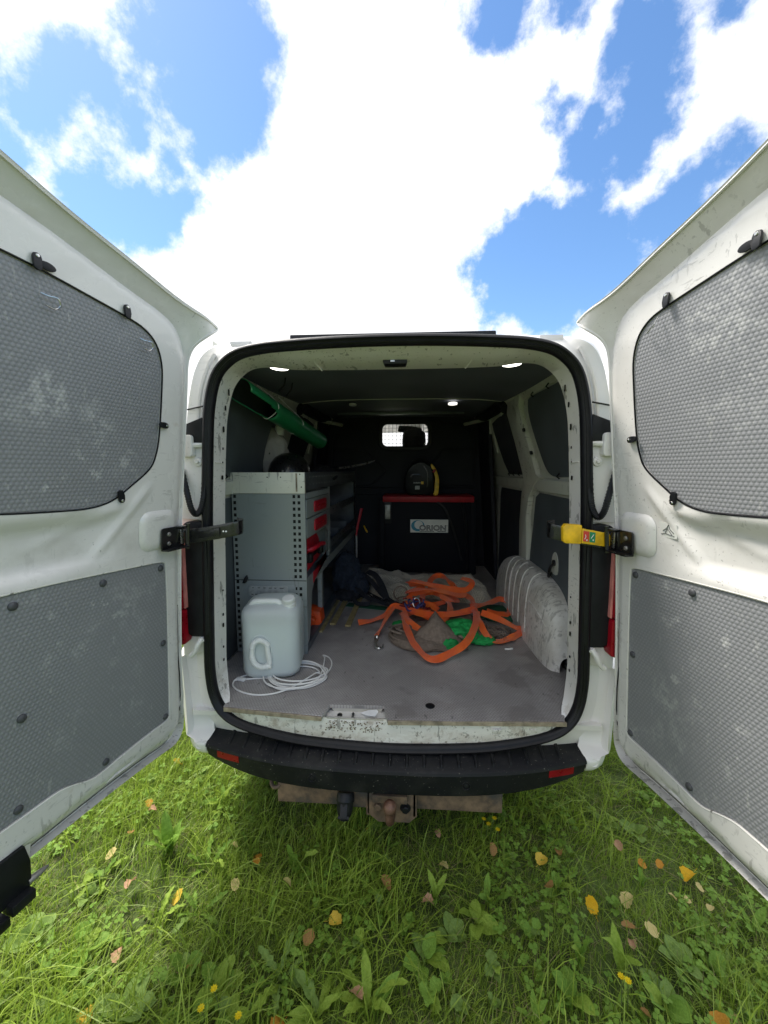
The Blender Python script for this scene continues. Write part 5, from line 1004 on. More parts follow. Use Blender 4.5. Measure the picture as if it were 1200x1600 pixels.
# ------------------------------------------------------------------ coiled white cable
cb = empty('white_cable', (-.50, .22, FZ), 'thin white cable in loose coils on floor around the jerrycan foot', 'cable')
pts = []
pts += [(-.552, .205, .0), (-.60, .215, .0), (-.655, .205, .0), (-.70, .196, .001), (-.722, .192, .002), (-.735, .178, .003)]
pts2 = [(-.60, .28, .0), (-.66, .262, .001), (-.708, .225, .002), (-.735, .185, .004), (-.728, .14, .001), (-.68, .098, .0), (-.60, .073, .0), (-.52, .082, .003), (-.45, .125, .010), (-.40, .185, .018), (-.37, .25, .014)]
for k in range(6):
    r_ = .105 + .007 * ((k * 3) % 5); cx_, cy_ = -.465 + .006 * ((k * 2) % 3), .235 + .009 * (k % 3)
    for q in np.linspace(.3, .3 + 2 * math.pi, 15)[:-1]:
        pts2.append((cx_ + r_ * 1.12 * math.cos(q), cy_ + r_ * .92 * math.sin(q), .002 + .0032 * k + .004 * math.sin(q * 2 + k)))
pts2 += [(-.36, .40, .012), (-.38, .452, .004), (-.345, .435, .001), (-.318, .375, .0), (-.318, .30, .0), (-.35, .215, .0), (-.42, .135, .002), (-.50, .115, .004), (-.57, .16, .003)]
for P_ in (pts, pts2):
    b = MB(); b.tube([p for p in catmull([(x, y, FZ + .0042 + z) for x, y, z in P_], 6)], .0036, 7); b.build('cable_strand', M['cable'], cb)
b = MB(); b.obox((-.712, .190, FZ + .008), [(1, -.25, 0), (.25, 1, 0), (0, 0, 1)], (.022, .009, .006)); b.build('plug', M['white_plastic'], cb, .003)

# ------------------------------------------------------------------ strips on the floor
for i, (p0, p1, w_, m_, nm, lb) in enumerate((((-.470, .76), (-.468, 1.42), .040, 'wood_strip', 'wooden_strip', 'yellowish wooden strip on the van floor, tucked against the shelving foot'),
        ((-.412, .88), (-.400, 1.46), .036, 'wood_strip', 'wooden_strip', 'shorter yellowish wooden strip between two others on van floor'),
        ((-.312, .86), (-.300, 1.50), .036, 'wood_strip', 'wooden_strip', 'yellowish wooden strip nearest the orange strap end'),
        ((-.38, 1.27), (-.09, 1.20), .075, 'green_strip', 'green_strip', 'dull green flat strip lying across the van floor'))):
    p0, p1 = Vector((*p0, 0)), Vector((*p1, 0)); t = (p1 - p0).normalized(); nn = Vector((-t.y, t.x, 0)); c = (p0 + p1) / 2
    b = MB(); b.obox(c + Vector((0, 0, FZ + (.006 if i < 3 else .0025))), [t, nn, (0, 0, 1)], ((p1 - p0).length / 2, w_ / 2, .0055 if i < 3 else .002)); tag(b.build(nm, M[m_], None, .0015, 1), lb, 'strip')
# ------------------------------------------------------------------ cloths
def cloth(name, outline, z0, amp, seed, m, label, cat, fr=6, thick=.02, res=.012, folds=()):
    pts = []; q = smooth2(outline, 4, True); xs = [p[0] for p in q]; ys = [p[1] for p in q]
    for x in np.arange(min(xs), max(xs), res):
        for y in np.arange(min(ys), max(ys), res):
            if inside(q, x, y) and dist_poly(q, x, y) > res * .5: pts.append((x, y))
    vv, ff = cdt([q], pts); V = []
    for x, y in vv:
        d = dist_poly(q, x, y); e_ = sstep(0, .05, d)
        f = noise.fractal(Vector((x * fr, y * fr, seed)), .8, 2.0, 4); g_ = 1 - abs(noise.noise(Vector((x * fr * .7 + seed, y * fr * 1.3, seed * 2))))
        V.append((x, y, z0 + thick * (.3 + .7 * e_) + e_ * (amp * (f * .5 + .5) + amp * .9 * g_ * g_)))
    b = MB(); b.uv = {i: (x, y) for i, (x, y) in enumerate(vv)}; b.add(V, ff)
    k = len(b.v)
    n = len(q); low = [(x, y, z0 + .001) for x, y in offset(q, .004)]
    top = [V[i] for i in range(n)]; b.loft([top, low])
    for i in range(n): b.uv[k + i] = q[i]; b.uv[k + n + i] = (q[i][0] + .02, q[i][1])
    o = b.build(name, m, None, angle=80); return tag(o, label, cat)
cloth('knitted_blanket', [(-.34, 2.02), (-.28, 1.70), (-.19, 1.48), (-.05, 1.40), (.20, 1.46), (.42, 1.38), (.62, 1.34), (.70, 1.48), (.67, 1.80), (.55, 1.98), (.38, 1.92), (.28, 2.0), (.12, 1.94), (-.05, 1.98), (-.20, 2.06)], FZ, .055, 4.0, M['waffle'], 'rumpled cream waffle knit blanket lying in front of the dark chest', 'blanket', 5, .02)
# ------------------------------------------------------------------ the taupe bundle and green cloth beneath the straps
tb = empty('taupe_bundle', (.13, .72, FZ), 'taupe brown fabric bundle rolled up and lying under orange webbing', 'cloth bundle')
b = MB(); b.lathe([(.0, .001), (.165, .001), (.180, .012), (.183, .030), (.172, .046), (.150, .053), (.120, .056), (.06, .062), (.0, .062)], (.155, .70, FZ), (0, 0, 1), 48, 1.06, .92)
b.v = [(x + .010 * noise.noise(Vector((x * 9, y * 9, 1))), y + .010 * noise.noise(Vector((x * 9, y * 9, 5))), z + (.010 * noise.noise(Vector((x * 14, y * 14, 2))) if z > FZ + .01 else 0)) for x, y, z in b.v]; b.build('rolled_body', M['taupe_cloth'], tb, angle=80)
for k, r_ in enumerate((.178, .186, .180)):
    b = MB(); b.tube([(.155 + r_ * 1.05 * math.cos(q), .70 + r_ * .91 * math.sin(q), FZ + .012 + .014 * k + .004 * math.sin(3 * q + k)) for q in np.linspace(2.2, 5.4, 30)], .0085, 7); b.build('rolled_edge', M['taupe_cloth'], tb)
sp_ = [(.03 + (.012 + .006 * q) * math.cos(q) * 1.1, .70 + (.012 + .006 * q) * math.sin(q), FZ + .066 + .006 * math.sin(q * 2)) for q in np.linspace(0, 11, 40)]
b = MB(); b.tube(sp_, .0065, 6); b.build('spiral_fold', M['taupe_cloth'], tb)
pl = MB(); VV = []; nn_ = 16     # draped triangular flap
for i in range(nn_ + 1):
    for j in range(nn_ + 1):
        u, v = i / nn_, j / nn_; w_ = .10 + .115 * (1 - v)
        x = .225 + (u - .5) * 2 * (w_ * .80) * (.36 + .64 * (1 - v) ** .8); y = .535 + .20 * v + .03 * (abs(u - .5) * 2) ** 2
        z = FZ + .040 + .125 * math.sin(v * 1.75) * (1 - .25 * abs(u - .5) * 2) - .05 * (abs(u - .5) * 2) ** 2 * v + .010 * noise.noise(Vector((u * 4, v * 5, 3))) - .03 * (1 - v) ** 3
        VV.append((x, y, z))
pl.add(VV, [(j + i * (nn_ + 1), j + 1 + i * (nn_ + 1), j + 1 + (i + 1) * (nn_ + 1), j + (i + 1) * (nn_ + 1)) for i in range(nn_) for j in range(nn_)]); o = pl.build('draped_flap', M['taupe_cloth'], tb, angle=80)
md = o.modifiers.new('thickness', 'SOLIDIFY'); md.thickness = .006
crumple('fabric_fold', (.40, .80, FZ + .04), .13, .16, .05, M['taupe_cloth'], tb, .3, 4, 15, 4, FZ + .001)
gc = empty('green_cloth', (.38, .68, FZ), 'bright green crumpled cloth under the orange strap beside taupe bundle', 'cloth')
crumple('cloth_fold', (.375, .72, FZ + .05), .105, .10, .062, M['green_cloth'], gc, .42, 4.5, 5, 5, FZ + .001, True)
crumple('cloth_fold', (.30, .575, FZ + .03), .045, .035, .034, M['green_cloth'], gc, .4, 4, 6, 4, FZ + .001, True)
crumple('cloth_fold', (.49, .665, FZ + .025), .07, .05, .026, M['green_cloth'], gc, .4, 4, 9, 4, FZ + .001, True)
crumple('cloth_fold', (.02, .88, FZ + .018), .05, .04, .020, M['green_cloth'], gc, .4, 4, 12, 4, FZ + .001, True)
gd = crumple('green_tarpaulin', (.68, 1.12, FZ + .018), .16, .15, .02, M['green_strip'], None, .35, 5, 21, 4, FZ + .001, True)
tag(gd, 'dark green flattened cloth inside the far orange strap loop by wheel arch', 'cloth')
fr_ = empty('frayed_cloth', (.56, .80, FZ), 'brown frayed cloth end beneath the strap loop near the wheel arch', 'cloth')
for k in range(26):
    x = .50 + rng.random() * .15; y = .72 + rng.random() * .13
    b = MB(); b.tube(catmull([(x - .05, y + .01, FZ + .02), (x, y, FZ + .03 + rng.random() * .015), (x + .04, y - .015 + rng.uniform(-.02, .02), FZ + .012), (x + .06, y + rng.uniform(-.03, .02), FZ + .005)], 3), .003, 4); b.build('fringe', M['taupe_cloth'], fr_)
# ------------------------------------------------------------------ orange webbing sling
sl = empty('orange_strap', (.30, .75, FZ), 'tangled bright orange lifting strap with steel hook on the van floor', 'strap')
WD = {'front_loop': None, 'tail': None}
def t_at(c, i): return (c[min(i + 1, len(c) - 1)] - c[max(i - 1, 0)]).normalized()
for k_ in range(5):      # more of the same sling, bunched in the middle
    a0 = rng.random() * 6; STRAPS['bunched_%d' % k_] = [(.17 + .03 * k_ + (.11 + .03 * k_) * math.cos(a0 + q), 1.0 + .06 * k_ + .07 * math.sin(a0 + q), .635 + .03 * k_ + .03 * math.sin(q * 2 + k_)) for q in (0, .9, 1.8, 2.7, 3.6, 4.5, 5.2)]
for nm, P_ in STRAPS.items():
    c = catmull(P_, 7); W = []
    for i in range(len(c)):
        t = (c[min(i + 1, len(c) - 1)] - c[max(i - 1, 0)]).normalized(); fc = Vector((.05, -.75, .66)) if 'loop' in nm or nm == 'tail' else Vector((0, -.55, .83))
        wv = t.cross(fc); W.append(wv.normalized() if wv.length > .05 else (W[-1] if W else Vector((0, 0, 1))))
        if i and W[-1].dot(W[-2]) < 0: W[-1] = -W[-1]
    low = min(p.z for p in c)
    for i, p in enumerate(c):
        need = FZ + .004 + abs(W[i].z) * .0235
        if p.z < need: p.z = need
        f_ = noise.noise(Vector((p.x * 8, p.y * 8, len(nm) * 1.7))); W[i] = (W[i] + t_at(c, i).cross(W[i]) * 1.5 * f_).normalized()
    b = MB(); b.ribbon(c, W, .026 if nm == 'hook_arm' else .039, .003); b.build('webbing', M['webbing'], sl, angle=60)
b = MB(); b.tube(catmull([(-.108, .600, FZ + .045), (-.112, .575, FZ + .030), (-.106, .553, FZ + .014), (-.090, .545, FZ + .011), (-.073, .556, FZ + .014), (-.070, .578, FZ + .022)], 6), [.0085] * 20 + [.007, .006, .005, .0045, .004, .004, .003, .003, .003, .003, .003], 10); b.lathe([(.012, 0), (.014, .006), (.012, .03), (.008, .032)], (-.106, .612, FZ + .055), (-.1, -.45, -.6), 12); b.build('hook', M['steel'], sl)
# ------------------------------------------------------------------ cords, karabiners, dark harness, clothes
def cord_pile(name, c, rx, ry, n, m, r_, label, cat, seed):
    R_ = random.Random(seed); rt = empty(name, (c[0], c[1], FZ), label, cat)
    for k in range(n):
        P_ = []; a_ = R_.random() * 6.28; rr = R_.uniform(.35, 1.0); ox, oy = R_.uniform(-.3, .3), R_.uniform(-.3, .3)
        for q in range(9):
            a_ += R_.uniform(.5, 1.0); P_.append((c[0] + rx * (ox + rr * math.cos(a_)), c[1] + ry * (oy + rr * math.sin(a_)), c[2] + R_.uniform(0, .05) + .005 * k))
        b = MB(); b.tube(catmull(P_, 6), r_, 6); b.build('cord', m if not isinstance(m, (list, tuple)) else m[k % len(m)], rt)
    return rt
cord_pile('red_rope_tangle', (.085, 1.06, FZ + .06), .11, .11, 6, [M['cord_red'], M['cord_red'], M['taupe_cloth']], .0055, 'dark red thin cord tangled inside the orange webbing', 'cord', 4)
cord_pile('blue_rope_loop', (.13, .98, FZ + .085), .08, .08, 3, M['cord_blue'], .0055, 'dull violet blue cord looped over the orange webbing', 'cord', 9)
kb = empty('karabiner', (.12, 1.02, FZ + .10), 'small steel karabiner lying on cord tangle between orange straps', 'karabiner')
b = MB(); b.tube([(.12 + .022 * math.cos(q), 1.0 + .012 * math.sin(q), FZ + .118 + .028 * math.sin(q)) for q in np.linspace(0, 6.28, 21)[:-1]], .004, 7, True); b.build('karabiner_ring', M['steel'], kb)
rr_ = empty('rope_ring', (.02, 1.30, FZ), 'grey rope ring standing against the cream blanket', 'rope')
b = MB(); b.tube([(.01 + .05 * math.cos(q), 1.30 + .02 * math.sin(q), FZ + .085 + .045 * math.sin(q)) for q in np.linspace(-.4, 4.2, 20)], .0055, 6); b.build('cord_loop', M['taupe_cloth'], rr_)
hr = empty('black_harness', (-.15, 1.3, FZ), 'black webbing harness strewn from the dark jacket towards orange strap', 'harness')
for P_, w_ in (([(-.30, 1.55, .16), (-.22, 1.45, .13), (-.12, 1.30, .07), (-.02, 1.16, .05), (.05, 1.07, .07)], .035), ([(-.33, 1.40, .10), (-.24, 1.28, .06), (-.13, 1.20, .05), (-.03, 1.12, .05)], .03), ([(-.26, 1.55, .18), (-.19, 1.47, .17), (-.13, 1.36, .12), (-.09, 1.25, .06)], .045), ([(-.34, 1.30, .05), (-.30, 1.22, .03), (-.22, 1.22, .03), (-.18, 1.28, .05)], .03)):
    c = catmull([(x, y, FZ + z) for x, y, z in P_], 6); b = MB(); b.ribbon(c, [Vector((.6, .5, .5))] * len(c), w_, .005); b.build('harness_webbing', M['black_cloth'], hr)
for k in range(7):
    q = rng.random() * 6; x, y = -.20 + .035 * k, 1.34 - .04 * k
    b = MB(); b.tube([(x + .03 * math.cos(t), y + .02 * math.sin(t), FZ + .05 + .018 * math.sin(t + q)) for t in np.linspace(0, 6.28, 15)[:-1]], .005, 6, True); b.build('buckle', M['black_plastic'], hr)
jk = empty('navy_jacket', (-.42, 1.55, FZ), 'dark navy jacket bunched up on the floor against shelving', 'jacket')
crumple('jacket_fold', (-.43, 1.58, FZ + .12), .115, .13, .20, M['navy_cloth'], jk, .34, 3.6, 31, 5, FZ + .001, True)
crumple('jacket_fold', (-.34, 1.50, FZ + .07), .09, .12, .12, M['navy_cloth'], jk, .4, 4.2, 33, 5, FZ + .001, True)
crumple('jacket_sleeve', (-.40, 1.40, FZ + .03), .10, .08, .045, M['black_cloth'], jk, .4, 4.2, 35, 4, FZ + .001, True)
# ------------------------------------------------------------------ dark chest with red lid
ch = empty('storage_chest', (.24, 2.3, FZ), 'large dark chest with red lid and white ORION label before the bulkhead', 'chest')
YB = 2.17
b = MB(); b.box(-.165, .655, YB, 2.50, FZ + .02, 1.262); b.build('chest_body', M['chest'], ch, .012)
for x in (-.188, .668):
    b = MB(); b.box(x - .028, x + .028, YB - .012, YB + .06, FZ + .01, 1.285); b.build('corner_post', M['chest'], ch, .01)
b = MB(); b.prism([(YB - .02, 1.262), (YB - .026, 1.312), (YB + .0, 1.322), (2.49, 1.325), (2.50, 1.262)], lambda a_, b_, d: (d, a_, b_), -.178, .665); b.build('chest_lid', M['dark_red'], ch, .008)
b = MB(); b.box(-.158, -.108, YB - .010, YB - .001, 1.10, 1.235); b.build('chest_latch', M['dull_steel'], ch, .004)
b = MB(); b.box(-.166, -.098, YB - .006, YB + .0, 1.06, 1.262); b.build('latch_plate', M['black_plastic'], ch, .003)
for P_ in ([(.33, YB - .012, 1.262), (.40, YB - .03, 1.20), (.48, YB - .03, 1.0), (.56, YB - .02, .72)], [(.55, YB - .012, 1.262), (.585, YB - .03, 1.1), (.60, YB - .03, .85), (.61, YB - .02, .62)]):
    b = MB(); b.tube(catmull(P_, 6), .012, 7); b.build('hose', M['black_plastic'], ch)
b = MB(); b.prism(rrect(.080, .432, .976, 1.098, .003, 2), lambda a_, b_, d: (a_, YB - d, b_), .0005, .0045); lb = b.build('chest_label', M['label_white'], ch)
def moon(cx, cz_, R0, r0, dx):
    o_ = [(cx + R0 * math.cos(q), cz_ + R0 * .82 * math.sin(q)) for q in np.linspace(-1.1, 4.4, 36)]; i_ = [(cx + dx + r0 * math.cos(q), cz_ + .006 + r0 * .92 * math.sin(q)) for q in np.linspace(4.3, -1.0, 36)]; return o_ + i_
b = MB(); q0 = [(.150 + .062 * math.cos(q), 1.040 + .052 * math.sin(q)) for q in np.linspace(.05, 5.0, 40)]; q1 = [(.158 + .040 * math.cos(q), 1.048 + .040 * math.sin(q)) for q in np.linspace(.05, 5.0, 40)]
b.loft([[Vector((x, YB - .0062, z)) for x, z in q0], [Vector((x, YB - .0062, z)) for x, z in q1]], False); b.build('label_emblem', M['label_teal'], ch)
def lettering(txt, x, z, size, y, m, parent, name='lettering', sx_=1.0, outline=0.0):
    cu = bpy.data.curves.new(name, 'FONT'); cu.body = txt; cu.size = size; cu.extrude = .0004
    if outline: cu.fill_mode = 'NONE'; cu.bevel_depth = outline; cu.bevel_resolution = 0; cu.extrude = 0
    t = bpy.data.objects.new(name, cu); col.objects.link(t); me = bpy.data.meshes.new_from_object(t.evaluated_get(bpy.context.evaluated_depsgraph_get()))
    bpy.data.objects.remove(t); of = ORG.get(parent.name, Vector())
    for v in me.vertices: v.co = Vector((v.co.x * sx_ + x, y - v.co.z, v.co.y + z)) - of
    me.materials.clear(); me.materials.append(m); o = link(name, me, parent); return o
bpy.context.view_layer.update()
lettering('ORION', .164, .998, .068, YB - .0075, M['label_ink'], ch, 'lettering', 1.13, .0021)
b = MB(); b.lathe([(.0035, 0), (.0035, .0006), (.002, .0008)], (.421, YB - .0062, 1.042), (0, -1, 0), 10)
x = .168
while x < .410:
    w_ = rng.uniform(.006, .012); b.box(x, x + w_, YB - .0066, YB - .0058, .984, .992); x += w_ + .003 + (.03 if .28 < x < .30 else 0)
b.build('label_small_print', M['label_ink'], ch)
# black and yellow machine on the lid
vc = empty('black_machine', (.19, 2.30, 1.326), 'round black power tool case with yellow side band on the red lid', 'tool case')
b = MB(); loops = []
for y, k in ((2.19, .86), (2.20, .95), (2.225, 1.0), (2.33, 1.0), (2.37, .92), (2.38, .8)):
    loops.append([Vector((.170 + x * k, y, 1.334 + (z) * (1 - .5 * (1 - k)) + .16 * (1 - k) * .5)) for x, z in smooth2([(-.118, .0), (-.150, .07), (-.152, .15), (-.125, .225), (-.08, .275), (0, .302), (.07, .285), (.115, .235), (.132, .15), (.130, .06), (.118, .0)], 3, True)])
b.loft(loops, True, True, True); b.build('case_shell', M['black_plastic'], vc, angle=40)
b = MB(); Y_ = [2.195, 2.20, 2.36, 2.37]
band = smooth2([(.100, .29), (.128, .262), (.155, .21), (.172, .14), (.170, .05), (.160, .002), (.122, .002), (.133, .06), (.136, .15), (.120, .22), (.095, .262)], 3, True)
b.prism(band, lambda a_, b_, d: (.172 + a_, d, 1.328 + b_), 2.192, 2.372); b.build('yellow_band', M['yellow'], vc, .004)
b = MB(); b.tube(catmull([(.08, 2.27, 1.60), (.11, 2.27, 1.645), (.17, 2.27, 1.66), (.23, 2.27, 1.645), (.265, 2.27, 1.60)], 5), .014, 8); b.build('carry_grip', M['black_plastic'], vc)
b = MB(); b.tube(catmull([(.20, 2.19, 1.60), (.235, 2.183, 1.54), (.24, 2.182, 1.46), (.235, 2.185, 1.40)], 5), .006, 6); b.tube(catmull([(.08, 2.186, 1.49), (.10, 2.184, 1.515), (.16, 2.184, 1.515), (.18, 2.186, 1.49)], 5), .006, 6); b.build('moulded_ridge', M['black_metal'], vc)
b = MB(); b.box(.178, .200, 2.184, 2.191, 1.428, 1.452); b.build('maker_badge', M['yellow'], vc)
b = MB()
for k in range(6): b.box(.108 + k * .0115, .108 + k * .0115 + .0075, 2.186, 2.191, 1.434, 1.434 + (.010 if k % 2 else .013))
b.box(.122, .165, 2.187, 2.191, 1.378, 1.412); b.build('printed_marks', M['grey_label'], vc)
for x in (.10, .24):
    b = MB(); b.box(x - .02, x + .02, 2.22, 2.34, 1.326, 1.336); b.build('foot', M['black_plastic'], vc, .003)
b = MB(); b.obox((.297, 2.188, 1.55), [(1, 0, -.5), (0, 1, 0), (.5, 0, 1)], (.012, .006, .018)); b.build('release_button', M['dark_red'], vc, .003)
# red handled saw leaning between shelving and chest
sw = empty('red_saw', (-.41, 2.1, FZ), 'narrow red tool leaning between the shelving and chest', 'saw')
b = MB(); b.tube(catmull([(-.372, 2.12, 1.205), (-.392, 2.11, 1.12), (-.412, 2.10, 1.03), (-.42, 2.09, .95)], 6), [.014] * 8 + [.012] * 6 + [.008] * 5, 6); b.build('tool_grip', M['red_plastic'], sw)
b = MB(); b.prism([(-.428, .96), (-.412, .96), (-.41, .60), (-.418, .578), (-.425, .60)], lambda a_, b_, d: (a_, 2.09 + d, b_), -.004, .004); b.build('tool_blade', M['dull_steel'], sw, .001)
b = MB(); b.tube(catmull([(-.36, 2.2, 1.03), (-.34, 2.18, .99), (-.33, 2.2, .97), (-.345, 2.2, 1.0)], 5), .007, 6); tag(b.build('yellow_hook', M['yellow'], None), 'small yellow hook hanging in the gap beside the chest', 'hook')
pp = MB(); pts_ = [(-.128, .012), (-.095, .022), (-.060, .020), (-.052, .006), (-.062, -.018), (-.085, -.012), (-.105, -.004)]
pp.prism(pts_, lambda a_, b_, d: (a_, b_ + .0, .552 + .012 * (a_ + .13) / .08 + .10 * b_ + d), 0, .0015); tag(pp.build('torn_paper', M['paper'], None), 'torn scrap of white paper lying in the sill lock recess', 'paper')
bt = MB(); bt.tube([(.598, .592, FZ + .006), (.640, .600, FZ + .006)], .005, 7); tag(bt.build('white_peg', M['white_plastic'], None), 'small white peg on the floor by the wheel arch', 'peg')

# ------------------------------------------------------------------ meadow
GZ = -0.06
def gz(x, y): return GZ + .018 * noise.noise(Vector((x * 1.3, y * 1.3, 0))) + .008 * noise.noise(Vector((x * 4, y * 4, 3)))
b = MB(); xs = np.concatenate([[-900, -300, -80, -25, -9, -5], np.linspace(-3.5, 3.5, 57), [5, 9, 25, 80, 300, 900]]); ys = np.concatenate([[-900, -300, -80, -25, -9, -4], np.linspace(-2, 4, 49), [6, 10, 25, 80, 300, 900]])
nx = len(xs); b.add([(x, y, gz(x, y) if abs(x) < 9 and abs(y) < 10 else GZ) for y in ys for x in xs], [(j * nx + i, j * nx + i + 1, (j + 1) * nx + i + 1, (j + 1) * nx + i) for j in range(len(ys) - 1) for i in range(nx - 1)])
tag(b.build('ground', M['soil'], None, angle=80), kind='structure')

def blades(name, m, n, seed, area, hmin, hmax, wmin, wmax, lean_max, kind_label, dens=None):
    """n grass blades as one mesh: each a bent, tapering strip of three quads and a tip, with attributes rnd and along."""
    R_ = np.random.default_rng(seed)
    x = R_.uniform(area[0], area[1], n); y = R_.uniform(area[2], area[3], n)
    cl = np.array([noise.noise(Vector((a_ * 2.2, b_ * 2.2, seed))) for a_, b_ in zip(x[::1], y[::1])])
    fine = np.array([noise.noise(Vector((a_ * 7, b_ * 7, seed + 5))) for a_, b_ in zip(x, y)])
    keep = R_.random(n) < np.clip(.70 + .6 * cl + .45 * fine, .22, 1)
    if dens is not None: keep &= R_.random(n) < dens(x, y)
    x, y, cl, fine = x[keep], y[keep], cl[keep], fine[keep]; n = len(x)
    z = np.array([gz(a_, b_) for a_, b_ in zip(x, y)])
    h = R_.uniform(hmin, hmax, n) * (1 + .75 * np.clip(cl, -.6, .8)) * R_.choice([.55, .8, 1.0, 1.25], n)
    w = R_.uniform(wmin, wmax, n); a_ = R_.uniform(0, 2 * np.pi, n); le = np.abs(R_.normal(0, lean_max, n)) + .1
    dx, dy = np.cos(a_), np.sin(a_)
    comb = np.array([noise.noise(Vector((p * 1.1, q * 1.1, 40))) for p, q in zip(x, y)]) * 3.0
    dx += .7 * np.cos(comb); dy += .7 * np.sin(comb); ll = np.hypot(dx, dy); dx /= ll; dy /= ll
    tw = R_.uniform(0, 2 * np.pi, n); px, py = np.cos(tw), np.sin(tw)
    V = np.zeros((n, 7, 3)); T = np.array([0, 0, .33, .33, .68, .68, 1.0])
    for k, (t, wk) in enumerate(((0, .8), (0, -.8), (.33, 1), (.33, -1), (.68, .72), (.68, -.72), (1, 0))):
        bend = le * t * t; up_ = t * (1 - .42 * np.clip(le, 0, 1.6) * t)
        V[:, k, 0] = x + dx * bend * h + px * w * wk * .5; V[:, k, 1] = y + dy * bend * h + py * w * wk * .5; V[:, k, 2] = z - .006 + up_ * h
    base = (np.arange(n) * 7)[:, None]
    tri = np.array([[0, 1, 3], [0, 3, 2], [2, 3, 5], [2, 5, 4], [4, 5, 6]]).reshape(1, -1)
    idx = (base + tri).reshape(-1); nf = n * 5
    me = bpy.data.meshes.new(name); me.vertices.add(n * 7); me.vertices.foreach_set('co', V.reshape(-1)); me.loops.add(nf * 3); me.loops.foreach_set('vertex_index', idx.astype(np.int32))
    me.polygons.add(nf); me.polygons.foreach_set('loop_start', np.arange(0, nf * 3, 3, dtype=np.int32))
    me.update(calc_edges=True)
    rv = np.clip(.5 + .55 * fine + .35 * cl + R_.normal(0, .22, n), 0, 1)
    for nm, dat in (('rnd', np.repeat(rv, 7)), ('along', np.tile(T, n))):
        at = me.attributes.new(nm, 'FLOAT', 'POINT'); at.data.foreach_set('value', dat.astype(np.float32))
    me.polygons.foreach_set('use_smooth', [True] * nf); me.materials.append(m); o = link(name, me); return tag(o, kind_label, 'grass', None, 'stuff')
def edge(x, y): return np.clip((2.35 - np.abs(x)) / .6, 0, 1) * np.clip((y + 1.3) / .3, 0, 1)
def dn(x, y): return np.where(y > .35, np.where(np.abs(x) < .85, .35, .9), 1.0) * edge(x, y)
blades('short_grass', M['grass'], 240000, 1, (-2.3, 2.3, -1.25, 2.0), .035, .085, .0015, .0032, .75, 'short green meadow grass covering the ground behind the van', dn)
blades('long_grass', M['grass'], 52000, 2, (-2.3, 2.3, -1.25, 1.4), .09, .18, .0026, .0050, .75, 'longer arching meadow grass blades in tufts', lambda x, y: np.clip(.75 - .35 * x, .3, 1) * edge(x, y))
blades('dry_grass', M['straw'], 13000, 3, (-2.3, 2.3, -1.25, 1.2), .03, .09, .0012, .0024, 1.3, 'thin dry straw coloured grass stalks between the green', None)
blades('far_grass', M['grass'], 110000, 4, (-7, 7, -4, 8), .06, .14, .004, .008, .8, 'meadow grass further out around the van', lambda x, y: ((np.abs(x) > 1.8) | (y > 1.7) | (y < -1.1)) * 1.0)
# clover carpet: small round leaflets low between the blades
def clover(n, seed):
    R_ = np.random.default_rng(seed); b = MB()
    V = []; F = []
    for _ in range(n):
        x, y = R_.uniform(-1.9, 1.9), R_.uniform(-1.2, 1.0)
        if noise.noise(Vector((x * 2.5, y * 2.5, 9))) < .02: continue
        h = R_.uniform(.02, .055); z = gz(x, y) + h; a0 = R_.uniform(0, 6.28); r_ = R_.uniform(.005, .0095); tl = R_.uniform(-.35, .35, 2)
        for k in range(3):
            a_ = a0 + k * 2.094; cx_, cy_ = x + math.cos(a_) * r_, y + math.sin(a_) * r_; k0 = len(V)
            for q in range(6):
                t = q * 1.047 + a_; px_, py_ = cx_ + math.cos(t) * r_ * .9, cy_ + math.sin(t) * r_ * .9; V.append((px_, py_, z + (px_ - x) * tl[0] + (py_ - y) * tl[1] + (.002 if q % 3 else 0)))
            F.append(tuple(range(k0, k0 + 6)))
    b.add(V, F); return tag(b.build('clover_carpet', M['weed_a'], None), 'low clover leaflets growing between the grass blades', 'ground cover', None, 'stuff')
clover(6500, 5)
# leaf shapes (shared mesh data)
def leaf_mesh(name, L_, W_, kind, m, curl=.25, cup=.25, wav=.0, seed=0):
    R_ = random.Random(seed); n = 12; V = []; F = []
    for i in range(n + 1):
        t = i / n
        if kind == 'dock': w = W_ * (math.sin(math.pi * min(1, t * .93 + .07)) ** .75) * (.55 + .6 * t)
        elif kind == 'round': w = W_ * math.sin(math.pi * min(1, max(0, (t - .18) / .82))) ** .55 if t > .18 else W_ * .07
        elif kind == 'jag': w = W_ * (.25 + .75 * t) * math.sin(math.pi * min(1, t * .97 + .03)) ** .6 * (1.0 if i % 2 else .52)
        else: w = W_ * math.sin(math.pi * min(1, t * .98 + .02)) ** .8
        w = max(w, W_ * .035)
        z = L_ * (curl * t - curl * 1.25 * t * t); wv = wav * math.sin(t * 19 + seed) * W_
        for s_ in (-1, -.5, 0, .5, 1): V.append((s_ * w / 2 + .02 * W_ * R_.uniform(-1, 1) * abs(s_), t * L_, z + cup * abs(s_) * w * .5 + (wv * s_ if abs(s_) == 1 else 0) - (.02 * W_ if s_ == 0 else 0)))
    for i in range(n):
        for j in range(4): F.append((i * 5 + j, i * 5 + j + 1, (i + 1) * 5 + j + 1, (i + 1) * 5 + j))
    me = bpy.data.meshes.new(name); me.from_pydata(V, [], F); me.polygons.foreach_set('use_smooth', [True] * len(F)); me.materials.append(m); return me
LEAF = {}
for kd, asp in (('dock', .30), ('round', .62), ('jag', .34), ('clover', .9)):
    for k, mm in enumerate(('weed_a', 'weed_b', 'weed_c')): LEAF[kd, k] = leaf_mesh('leaf', 1.0, asp, kd, M[mm], .22 + .12 * k, .3, .10 if kd != 'round' else .03, k + len(kd))
